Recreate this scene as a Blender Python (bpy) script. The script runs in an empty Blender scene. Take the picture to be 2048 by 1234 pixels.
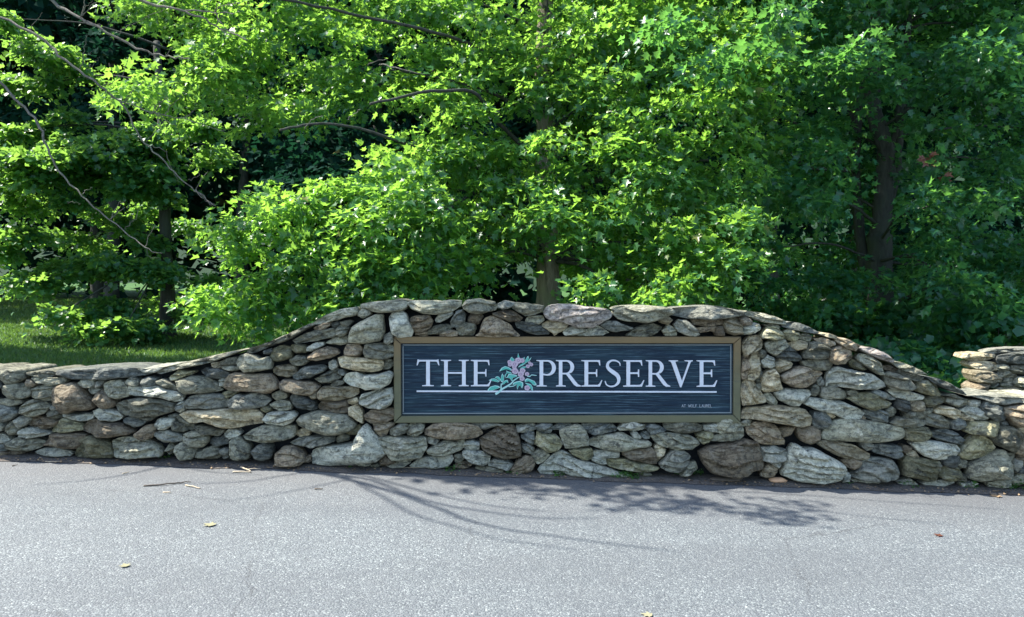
import bpy, math, random
import numpy as np
from mathutils import Vector, noise, geometry, Matrix

random.seed(7)
RNG = np.random.default_rng(7)
C = bpy.context.scene.collection
R = math.radians

# ------------------------------------------------------------------ camera, sky, sun, exposure
F_PX, CX, HY, ZC = 1480.0, 1024.0, 560.0, 1.36      # focal length and horizon row of the 2048 px photograph, eye height
sc = bpy.context.scene
cam_data = bpy.data.cameras.new("camera")
cam = bpy.data.objects.new("camera", cam_data); C.objects.link(cam)
cam.location = (0, 0, ZC); cam.rotation_euler = (R(90), 0, 0)
cam_data.sensor_width = 36; cam_data.lens = F_PX / 2048 * 36
cam_data.shift_y = -(617 - HY) / 2048
cam_data.clip_start = 0.05; cam_data.clip_end = 600
sc.camera = cam

SUN = Vector((-0.72, 0.12, 1.0)).normalized()
world = bpy.data.worlds.new("World"); sc.world = world; world.use_nodes = True
wt = world.node_tree
sky = wt.nodes.new("ShaderNodeTexSky"); sky.sky_type = 'NISHITA'; sky.sun_disc = False
sky.sun_elevation = math.asin(SUN.z); sky.sun_rotation = math.atan2(SUN.x, SUN.y)
bg = wt.nodes["Background"]; bg.inputs["Strength"].default_value = 0.15
wt.links.new(sky.outputs[0], bg.inputs["Color"])
sd = bpy.data.lights.new("sun", 'SUN'); sd.energy = 4.8; sd.angle = R(0.55); sd.color = (1.0, 0.95, 0.86)
so = bpy.data.objects.new("sun", sd); C.objects.link(so)
so.rotation_euler = (-SUN).to_track_quat('-Z', 'Y').to_euler(); so.location = (-8, 4, 14)
vs = sc.view_settings
vs.view_transform = 'Standard'; vs.look = 'None'; vs.gamma = 1.0; vs.use_curve_mapping = False
vs.exposure = 1.62
sc.cycles.max_bounces = 8; sc.cycles.transmission_bounces = 6; sc.cycles.diffuse_bounces = 4
sc.cycles.use_denoising = True

# ------------------------------------------------------------------ helpers
WALL_Y = 5.2
def at(px, py, y):
    """world point at distance y on the sight line of a pixel of the photograph"""
    return Vector(((px - CX) * y / F_PX, y, ZC - (py - HY) * y / F_PX))

def ground_z(x, y):
    z = -0.0331 * max(-12.0, min(12.0, x))
    if y > 9: z += 0.010 * (min(y, 34) - 9)
    if y > 34: z += 0.045 * (min(y, 46) - 34)
    if y > 46: z += 0.52 * (min(y, 190) - 46)
    return z

def on_ground(px, py):
    y = 5.0
    for _ in range(30):
        x = (px - CX) * y / F_PX
        y = (ZC - ground_z(x, y)) * F_PX / (py - HY)
    x = (px - CX) * y / F_PX
    return Vector((x, y, ground_z(x, y)))

def tag(o, label=None, cat=None, group=None, kind=None):
    if label: o['label'] = label
    if cat: o['category'] = cat
    if group: o['group'] = group
    if kind: o['kind'] = kind
    return o

def empty(name, loc):
    o = bpy.data.objects.new(name, None); C.objects.link(o); o.location = loc; o.empty_display_size = 0.2
    return o

def link(name, me, mat=None, parent=None):
    o = bpy.data.objects.new(name, me); C.objects.link(o)
    if mat is not None and not me.materials: me.materials.append(mat)
    if parent is not None:
        o.parent = parent
        p, w = parent, Vector((0, 0, 0))
        while p is not None: w += p.location; p = p.parent
        o.location = -w
    return o

def pymesh(name, verts, faces, smooth=True):
    me = bpy.data.meshes.new(name); me.from_pydata([tuple(v) for v in verts], [], faces); me.update()
    if smooth: me.polygons.foreach_set("use_smooth", [True] * len(me.polygons))
    return me

def npmesh(name, V, T, attr=None, smooth=False):
    me = bpy.data.meshes.new(name)
    me.vertices.add(len(V)); me.vertices.foreach_set("co", V.astype(np.float32).ravel())
    me.loops.add(T.size); me.loops.foreach_set("vertex_index", T.astype(np.int32).ravel())
    me.polygons.add(len(T)); me.polygons.foreach_set("loop_start", (np.arange(len(T)) * 3).astype(np.int32))
    me.update(calc_edges=True)
    if attr is not None:
        a = me.attributes.new("tint", 'FLOAT', 'POINT'); a.data.foreach_set("value", attr.astype(np.float32))
    return me

# ------------------------------------------------------------------ materials
def mat_new(name):
    m = bpy.data.materials.new(name); m.use_nodes = True
    nt = m.node_tree; b = nt.nodes["Principled BSDF"]
    return m, nt, b
def N(nt, t, **kw):
    n = nt.nodes.new(t)
    for k, v in kw.items():
        if k in n.inputs.keys(): n.inputs[k].default_value = v
        else: setattr(n, k, v)
    return n
def mapping(nt, scale=(1, 1, 1), coord="Object"):
    tc = N(nt, "ShaderNodeTexCoord"); mp = N(nt, "ShaderNodeMapping"); mp.inputs["Scale"].default_value = scale
    nt.links.new(tc.outputs[coord], mp.inputs["Vector"]); return mp.outputs[0]
def noise_tex(nt, vec, scale, detail=6, rough=0.6, dist=0.0):
    n = N(nt, "ShaderNodeTexNoise"); n.inputs["Scale"].default_value = scale; n.inputs["Detail"].default_value = detail
    n.inputs["Roughness"].default_value = rough; n.inputs["Distortion"].default_value = dist
    nt.links.new(vec, n.inputs["Vector"]); return n
def ramp(nt, fac, stops, interp='LINEAR'):
    r = N(nt, "ShaderNodeValToRGB"); r.color_ramp.interpolation = interp
    e = r.color_ramp.elements
    while len(e) < len(stops): e.new(0.5)
    for i, (p, c) in enumerate(stops):
        e[i].position = p; e[i].color = (*c, 1) if len(c) == 3 else c
    nt.links.new(fac, r.inputs["Fac"]); return r.outputs["Color"]
def mix(nt, fac, a, b, mode='MIX'):
    m = N(nt, "ShaderNodeMix", data_type='RGBA', blend_type=mode)
    for s, v in ((m.inputs[0], fac), (m.inputs[6], a), (m.inputs[7], b)):
        if hasattr(v, "links"): nt.links.new(v, s)
        elif isinstance(v, (int, float)): s.default_value = v
        else: s.default_value = (*v, 1)
    return m.outputs[2]
def bump(nt, h, strength, dist, normal=None):
    b = N(nt, "ShaderNodeBump"); b.inputs["Strength"].default_value = strength; b.inputs["Distance"].default_value = dist
    nt.links.new(h, b.inputs["Height"])
    if normal is not None: nt.links.new(normal, b.inputs["Normal"])
    return b.outputs[0]
def g(v): return (v, v, v)

def stone_material(name, base, alt, pale, lichen=0.25):
    m, nt, b = mat_new(name)
    v = mapping(nt); oi = N(nt, "ShaderNodeObjectInfo")
    off = N(nt, "ShaderNodeVectorMath", operation='MULTIPLY_ADD')
    nt.links.new(oi.outputs["Random"], off.inputs[0]); off.inputs[1].default_value = (9, 5, 7); nt.links.new(v, off.inputs[2])
    v = off.outputs[0]
    n1 = noise_tex(nt, v, 5.5, 5, 0.62, 0.6)
    col = mix(nt, ramp(nt, n1.outputs["Fac"], [(0.36, g(0)), (0.62, g(1))]), base, alt)
    # layered grain running roughly along the bed of the stone
    mp2 = N(nt, "ShaderNodeMapping"); mp2.inputs["Scale"].default_value = (6, 20, 34); nt.links.new(v, mp2.inputs["Vector"])
    n2 = noise_tex(nt, mp2.outputs[0], 1.0, 6, 0.7, 1.1)
    col = mix(nt, ramp(nt, n2.outputs["Fac"], [(0.46, g(0.0)), (0.64, g(0.85))]), col, pale)
    col = mix(nt, ramp(nt, n2.outputs["Fac"], [(0.33, g(0.9)), (0.475, g(0.0))]), col, tuple(c * 0.26 for c in base))
    n3 = noise_tex(nt, v, 95, 4, 0.75)
    col = mix(nt, 0.55, col, ramp(nt, n3.outputs["Fac"], [(0.25, g(0.18)), (0.5, g(0.5)), (0.75, g(0.9))]), 'OVERLAY')
    n4 = noise_tex(nt, v, 12, 7, 0.72, 0.6)
    col = mix(nt, ramp(nt, n4.outputs["Fac"], [(0.545, g(0)), (0.60, g(lichen * 1.5))]), col, (0.46, 0.45, 0.37))
    col = mix(nt, ramp(nt, n4.outputs["Fac"], [(0.37, g(0.75)), (0.45, g(0))]), col, (0.035, 0.038, 0.038))
    n5 = noise_tex(nt, v, 38, 6, 0.7, 0.5)
    col = mix(nt, ramp(nt, n5.outputs['Fac'], [(0.40, g(0.55)), (0.50, g(0.0)), (0.56, g(0.0))]), col, tuple(c * 0.42 for c in base))
    col = mix(nt, ramp(nt, n5.outputs['Fac'], [(0.53, g(0.0)), (0.62, g(0.5))]), col, pale)
    hv = N(nt, "ShaderNodeHueSaturation")
    mr = N(nt, "ShaderNodeMapRange"); mr.inputs["To Min"].default_value = 0.55; mr.inputs["To Max"].default_value = 1.42
    nt.links.new(oi.outputs["Random"], mr.inputs["Value"]); nt.links.new(mr.outputs[0], hv.inputs["Value"])
    nt.links.new(col, hv.inputs["Color"]); nt.links.new(hv.outputs[0], b.inputs["Base Color"])
    b.inputs["Roughness"].default_value = 0.86; b.inputs["Specular IOR Level"].default_value = 0.3
    nb = bump(nt, n2.outputs["Fac"], 1.0, 0.022)
    nb = bump(nt, n4.outputs["Fac"], 0.9, 0.014, nb)
    nb = bump(nt, n5.outputs["Fac"], 0.8, 0.008, nb)
    nb = bump(nt, n3.outputs["Fac"], 0.5, 0.003, nb)
    nt.links.new(nb, b.inputs["Normal"])
    return m
STONE = {
    'g': stone_material("stone_grey_green", (0.162, 0.162, 0.117), (0.239, 0.226, 0.156), (0.333, 0.324, 0.233)),
    'd': stone_material("stone_slate", (0.083, 0.094, 0.086), (0.135, 0.144, 0.119), (0.222, 0.226, 0.188), 0.12),
    'b': stone_material("stone_brown", (0.158, 0.124, 0.079), (0.239, 0.184, 0.117), (0.316, 0.269, 0.183), 0.15),
    'l': stone_material("stone_pale_grey", (0.260, 0.269, 0.221), (0.349, 0.346, 0.271), (0.475, 0.466, 0.364), 0.35),
    'o': stone_material("stone_olive", (0.162, 0.150, 0.079), (0.229, 0.216, 0.126), (0.316, 0.294, 0.175)),
    't': stone_material("stone_tan", (0.301, 0.245, 0.142), (0.397, 0.332, 0.208), (0.523, 0.466, 0.314), 0.2),
    'p': stone_material("stone_purple_grey", (0.158, 0.144, 0.126), (0.247, 0.211, 0.183), (0.365, 0.324, 0.277), 0.3),
}
def simple(name, color, rough=0.8, spec=0.3, var=0.25, nscale=12, bumpd=0.0, stretch=(1, 1, 1)):
    m, nt, b = mat_new(name); v = mapping(nt, stretch)
    n = noise_tex(nt, v, nscale, 6, 0.65)
    c = mix(nt, n.outputs["Fac"], tuple(x * (1 - var) for x in color), tuple(min(1, x * (1 + var)) for x in color))
    nt.links.new(c, b.inputs["Base Color"]); b.inputs["Roughness"].default_value = rough; b.inputs["Specular IOR Level"].default_value = spec
    if bumpd: nt.links.new(bump(nt, n.outputs["Fac"], 0.7, bumpd), b.inputs["Normal"])
    return m
def ground_mix(name, c1, c2, c3, s1, s2, bd=0.01, rough=0.95):
    m, nt, b = mat_new(name); v = mapping(nt)
    n1 = noise_tex(nt, v, s1, 6, 0.65); n2 = noise_tex(nt, v, s2, 5, 0.8)
    col = mix(nt, ramp(nt, n1.outputs["Fac"], [(0.35, g(0)), (0.65, g(1))]), c1, c2)
    col = mix(nt, ramp(nt, n2.outputs["Fac"], [(0.45, g(0)), (0.62, g(0.8))]), col, c3)
    nt.links.new(col, b.inputs["Base Color"]); b.inputs["Roughness"].default_value = rough; b.inputs["Specular IOR Level"].default_value = 0.15
    nt.links.new(bump(nt, n2.outputs["Fac"], 0.8, bd), b.inputs["Normal"]); return m

def asphalt():
    m, nt, b = mat_new("worn_asphalt"); v = mapping(nt)
    vo = N(nt, "ShaderNodeTexVoronoi"); vo.inputs["Scale"].default_value = 125; nt.links.new(v, vo.inputs["Vector"])
    vo2 = N(nt, "ShaderNodeTexVoronoi"); vo2.inputs["Scale"].default_value = 230; nt.links.new(v, vo2.inputs["Vector"])
    sp = N(nt, "ShaderNodeSeparateColor"); nt.links.new(vo.outputs["Color"], sp.inputs[0])
    sp2 = N(nt, "ShaderNodeSeparateColor"); nt.links.new(vo2.outputs["Color"], sp2.inputs[0])
    chip = ramp(nt, sp.outputs[0], [(0.0, (0.046, 0.055, 0.064)), (0.45, (0.093, 0.107, 0.115)), (0.75, (0.143, 0.162, 0.169)), (0.92, (0.223, 0.247, 0.246)), (1.0, (0.463, 0.505, 0.486))])
    fine = ramp(nt, sp2.outputs[1], [(0.0, (0.050, 0.061, 0.067)), (0.6, (0.109, 0.123, 0.131)), (0.93, (0.194, 0.214, 0.215)), (1.0, (0.389, 0.415, 0.403))])
    col = mix(nt, 0.5, chip, fine)
    edge = ramp(nt, vo.outputs["Distance"], [(0.45, g(0)), (0.8, g(0.45))])
    col = mix(nt, edge, col, (0.06, 0.062, 0.07))
    big = noise_tex(nt, v, 0.9, 5, 0.6); med = noise_tex(nt, v, 6, 6, 0.7)
    col = mix(nt, ramp(nt, big.outputs["Fac"], [(0.38, g(0.0)), (0.66, g(0.35))]), col, (0.078, 0.084, 0.090))
    col = mix(nt, ramp(nt, med.outputs["Fac"], [(0.45, g(0.0)), (0.75, g(0.3))]), col, (0.130, 0.138, 0.142))
    # finer, dustier surface in the gutter beside the wall
    sx = N(nt, "ShaderNodeSeparateXYZ"); nt.links.new(v, sx.inputs[0])
    ad = N(nt, "ShaderNodeMath", operation='MULTIPLY_ADD'); nt.links.new(med.outputs["Fac"], ad.inputs[0]); ad.inputs[1].default_value = 0.5; nt.links.new(sx.outputs[1], ad.inputs[2])
    gut = N(nt, "ShaderNodeMapRange"); gut.inputs["From Min"].default_value = 4.45; gut.inputs["From Max"].default_value = 5.35
    nt.links.new(ad.outputs[0], gut.inputs["Value"])
    g2 = N(nt, "ShaderNodeMath", operation='MULTIPLY'); nt.links.new(gut.outputs[0], g2.inputs[0]); g2.inputs[1].default_value = 0.6
    col = mix(nt, g2.outputs[0], col, (0.100, 0.097, 0.096))
    # long faint wear bands along the road, and thin hairline cracks
    wv = mapping(nt, (0.35, 2.2, 1)); wn = noise_tex(nt, wv, 1.0, 3, 0.5, 0.3)
    col = mix(nt, ramp(nt, wn.outputs['Fac'], [(0.42, g(0.0)), (0.62, g(0.28))]), col, (0.070, 0.076, 0.083))
    vc = N(nt, 'ShaderNodeTexVoronoi', feature='DISTANCE_TO_EDGE'); vc.inputs['Scale'].default_value = 0.55
    wob = N(nt, 'ShaderNodeVectorMath', operation='MULTIPLY_ADD'); nt.links.new(med.outputs['Color'], wob.inputs[0]); wob.inputs[1].default_value = (.22, .22, 0); nt.links.new(v, wob.inputs[2])
    nt.links.new(wob.outputs[0], vc.inputs['Vector'])
    ck = ramp(nt, vc.outputs['Distance'], [(0.0, g(0.55)), (0.0022, g(0.35)), (0.004, g(0.0))])
    ckm = N(nt, 'ShaderNodeMath', operation='MULTIPLY'); nt.links.new(ck, ckm.inputs[0]); nt.links.new(ramp(nt, big.outputs['Fac'], [(0.5, g(0)), (0.56, g(1))]), ckm.inputs[1])
    col = mix(nt, ckm.outputs[0], col, (0.04, 0.042, 0.045))
    nt.links.new(col, b.inputs["Base Color"]); b.inputs["Roughness"].default_value = 0.72; b.inputs["Specular IOR Level"].default_value = 0.35
    inv = N(nt, "ShaderNodeMath", operation='SUBTRACT'); inv.inputs[0].default_value = 1.0; nt.links.new(vo.outputs["Distance"], inv.inputs[1])
    nb = bump(nt, inv.outputs[0], 0.75, 0.004); nb = bump(nt, sp.outputs[1], 0.4, 0.003, nb)
    nt.links.new(nb, b.inputs["Normal"]); return m

def leaf_material(name, c_dark, c_light, trans, tw=0.45, rough=0.38, spec=0.5):
    m = bpy.data.materials.new(name); m.use_nodes = True; nt = m.node_tree; nt.nodes.clear()
    out = N(nt, "ShaderNodeOutputMaterial"); at_ = N(nt, "ShaderNodeAttribute", attribute_name="tint")
    f = at_.outputs["Fac"]
    pb = N(nt, "ShaderNodeBsdfPrincipled"); tr = N(nt, "ShaderNodeBsdfTranslucent"); mx = N(nt, "ShaderNodeMixShader")
    cc = mix(nt, f, c_dark, c_light)
    cc = mix(nt, ramp(nt, f, [(0.93, g(0)), (0.985, g(0.8))]), cc, (0.20, 0.17, 0.05))      # a few turning leaves
    nt.links.new(cc, pb.inputs["Base Color"]); pb.inputs["Roughness"].default_value = rough
    pb.inputs["Specular IOR Level"].default_value = spec
    nt.links.new(mix(nt, f, tuple(x * 0.65 for x in trans), trans), tr.inputs["Color"])
    mx.inputs[0].default_value = tw
    nt.links.new(pb.outputs[0], mx.inputs[1]); nt.links.new(tr.outputs[0], mx.inputs[2]); nt.links.new(mx.outputs[0], out.inputs[0])
    return m
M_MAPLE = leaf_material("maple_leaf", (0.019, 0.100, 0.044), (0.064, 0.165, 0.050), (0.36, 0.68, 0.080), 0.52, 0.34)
M_RIGHT = leaf_material("shaded_maple_leaf", (0.013, 0.084, 0.050), (0.034, 0.124, 0.058), (0.20, 0.50, 0.080), 0.48, 0.33)  # darkened copy of the maple leaf: shade at the right is put into its colour
M_OAK = leaf_material("oak_leaf", (0.016, 0.095, 0.048), (0.058, 0.165, 0.064), (0.34, 0.64, 0.09), 0.50, 0.35)
M_FAR = leaf_material("woodland_leaf", (0.004, 0.026, 0.020), (0.009, 0.042, 0.026), (0.02, 0.10, 0.045), 0.25, 1.0, 0.1)  # near-black green, the deep shade of the wood is in the leaf colour
M_RED = leaf_material("red_leaf", (0.14, 0.055, 0.035), (0.24, 0.11, 0.07), (0.34, 0.12, 0.07), 0.35)
M_WEED = leaf_material("weed_leaf", (0.04, 0.11, 0.03), (0.08, 0.17, 0.04), (0.2, 0.42, 0.06), 0.35)
M_BLADE = leaf_material("grass_blade", (0.035, 0.10, 0.028), (0.075, 0.155, 0.035), (0.20, 0.36, 0.05), 0.35, 0.6)

def bark(name, c1, c2, c3):
    m, nt, b = mat_new(name); v = mapping(nt, (9, 9, 1.6))
    n1 = noise_tex(nt, v, 2.2, 7, 0.75, 0.8); v2 = mapping(nt); n2 = noise_tex(nt, v2, 3.0, 4, 0.6)
    col = mix(nt, ramp(nt, n1.outputs["Fac"], [(0.35, g(0)), (0.62, g(1))]), c1, c2)
    col = mix(nt, ramp(nt, n2.outputs["Fac"], [(0.48, g(0)), (0.62, g(0.7))]), col, c3)
    nt.links.new(col, b.inputs["Base Color"]); b.inputs["Roughness"].default_value = 0.92; b.inputs["Specular IOR Level"].default_value = 0.2
    nt.links.new(bump(nt, n1.outputs["Fac"], 1.0, 0.02), b.inputs["Normal"]); return m
M_BARK = bark("maple_bark", (0.085, 0.075, 0.055), (0.24, 0.21, 0.16), (0.17, 0.18, 0.10))
M_BARK2 = bark("dark_bark", (0.028, 0.031, 0.028), (0.070, 0.072, 0.062), (0.048, 0.062, 0.045))
M_DEAD = bark("dead_branch_bark", (0.07, 0.065, 0.055), (0.20, 0.185, 0.16), (0.11, 0.12, 0.085))
M_CORE = simple("wall_core_gap_shade", (0.018, 0.020, 0.022), 0.95, 0.1, 0.5, 25, 0.02)  # core blackened, its colour carries the shade in the gaps between stones
M_DIRT = ground_mix("gutter_dirt", (0.05, 0.045, 0.042), (0.10, 0.088, 0.075), (0.19, 0.17, 0.145), 9, 70, 0.008)
M_LAWN = ground_mix("lawn_turf", (0.030, 0.080, 0.024), (0.050, 0.115, 0.030), (0.065, 0.12, 0.04), 1.3, 30, 0.03)
M_GROUND = ground_mix("ground_soil", (0.012, 0.030, 0.014), (0.020, 0.045, 0.018), (0.006, 0.015, 0.010), 0.6, 14)
M_ASPHALT = asphalt()
M_TWIG = simple("dry_twig", (0.38, 0.31, 0.22), 0.85, 0.2, 0.4, 40)
M_TWIGD = simple("dark_twig", (0.09, 0.075, 0.06), 0.85, 0.2, 0.4, 40)
M_DRYLEAF = simple("dry_leaf", (0.24, 0.17, 0.10), 0.8, 0.2, 0.4, 60)

# ------------------------------------------------------------------ ground
def sheet(name, xs, ys, dz, mat, zf=ground_z):
    V = []; Fc = []
    for j, y in enumerate(ys):
        for i, x in enumerate(xs): V.append((x, y, zf(x, y) + dz))
    n = len(xs)
    for j in range(len(ys) - 1):
        for i in range(n - 1):
            a = j * n + i; Fc.append((a, a + 1, a + n + 1, a + n))
    return tag(link(name, pymesh(name, V, Fc), mat), kind='structure')
sheet("ground", [-300, -100, -40, -20, -12, -6, 0, 6, 12, 20, 40, 100, 300], [-200, -60, -20, 0, 5, 9, 14, 20, 27, 34, 46, 60, 100, 190, 300], -0.06, M_GROUND)
sheet("road", [-60, -30, -12, -8, -4, 0, 4, 8, 12, 30, 60], [-9, -6, -3, 0, 2, 4, 5.33], 0, M_ASPHALT)
sheet("lawn", [-40, -25, -12, -8, -4, 0, 4, 8, 12, 25, 40], [5.34, 7, 9, 12, 16, 22, 28, 34, 46], -0.02, M_LAWN)

def gutter():
    V = []; Fc = []; n = 160
    for i in range(n + 1):
        x = -5.6 + 11.2 * i / n
        nz = noise.noise(Vector((x * 2.1, 3, 0))) * 0.05 + noise.noise(Vector((x * 9, 7, 0))) * 0.018
        fy = 5.085 - 0.03 * max(0, x) / 3.6 + nz
        V += [(x, fy, ground_z(x, fy) + 0.004), (x, (fy + 5.3) / 2, ground_z(x, 5.2) + 0.012 + 0.008 * noise.noise(Vector((x * 6, 0, 0)))), (x, 5.3, ground_z(x, 5.3) + 0.02)]
    for i in range(n):
        a = i * 3; Fc += [(a, a + 3, a + 4, a + 1), (a + 1, a + 4, a + 5, a + 2)]
    tag(link("gutter_dirt", pymesh("gutter_dirt", V, Fc), M_DIRT), kind='structure')
gutter()

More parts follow.
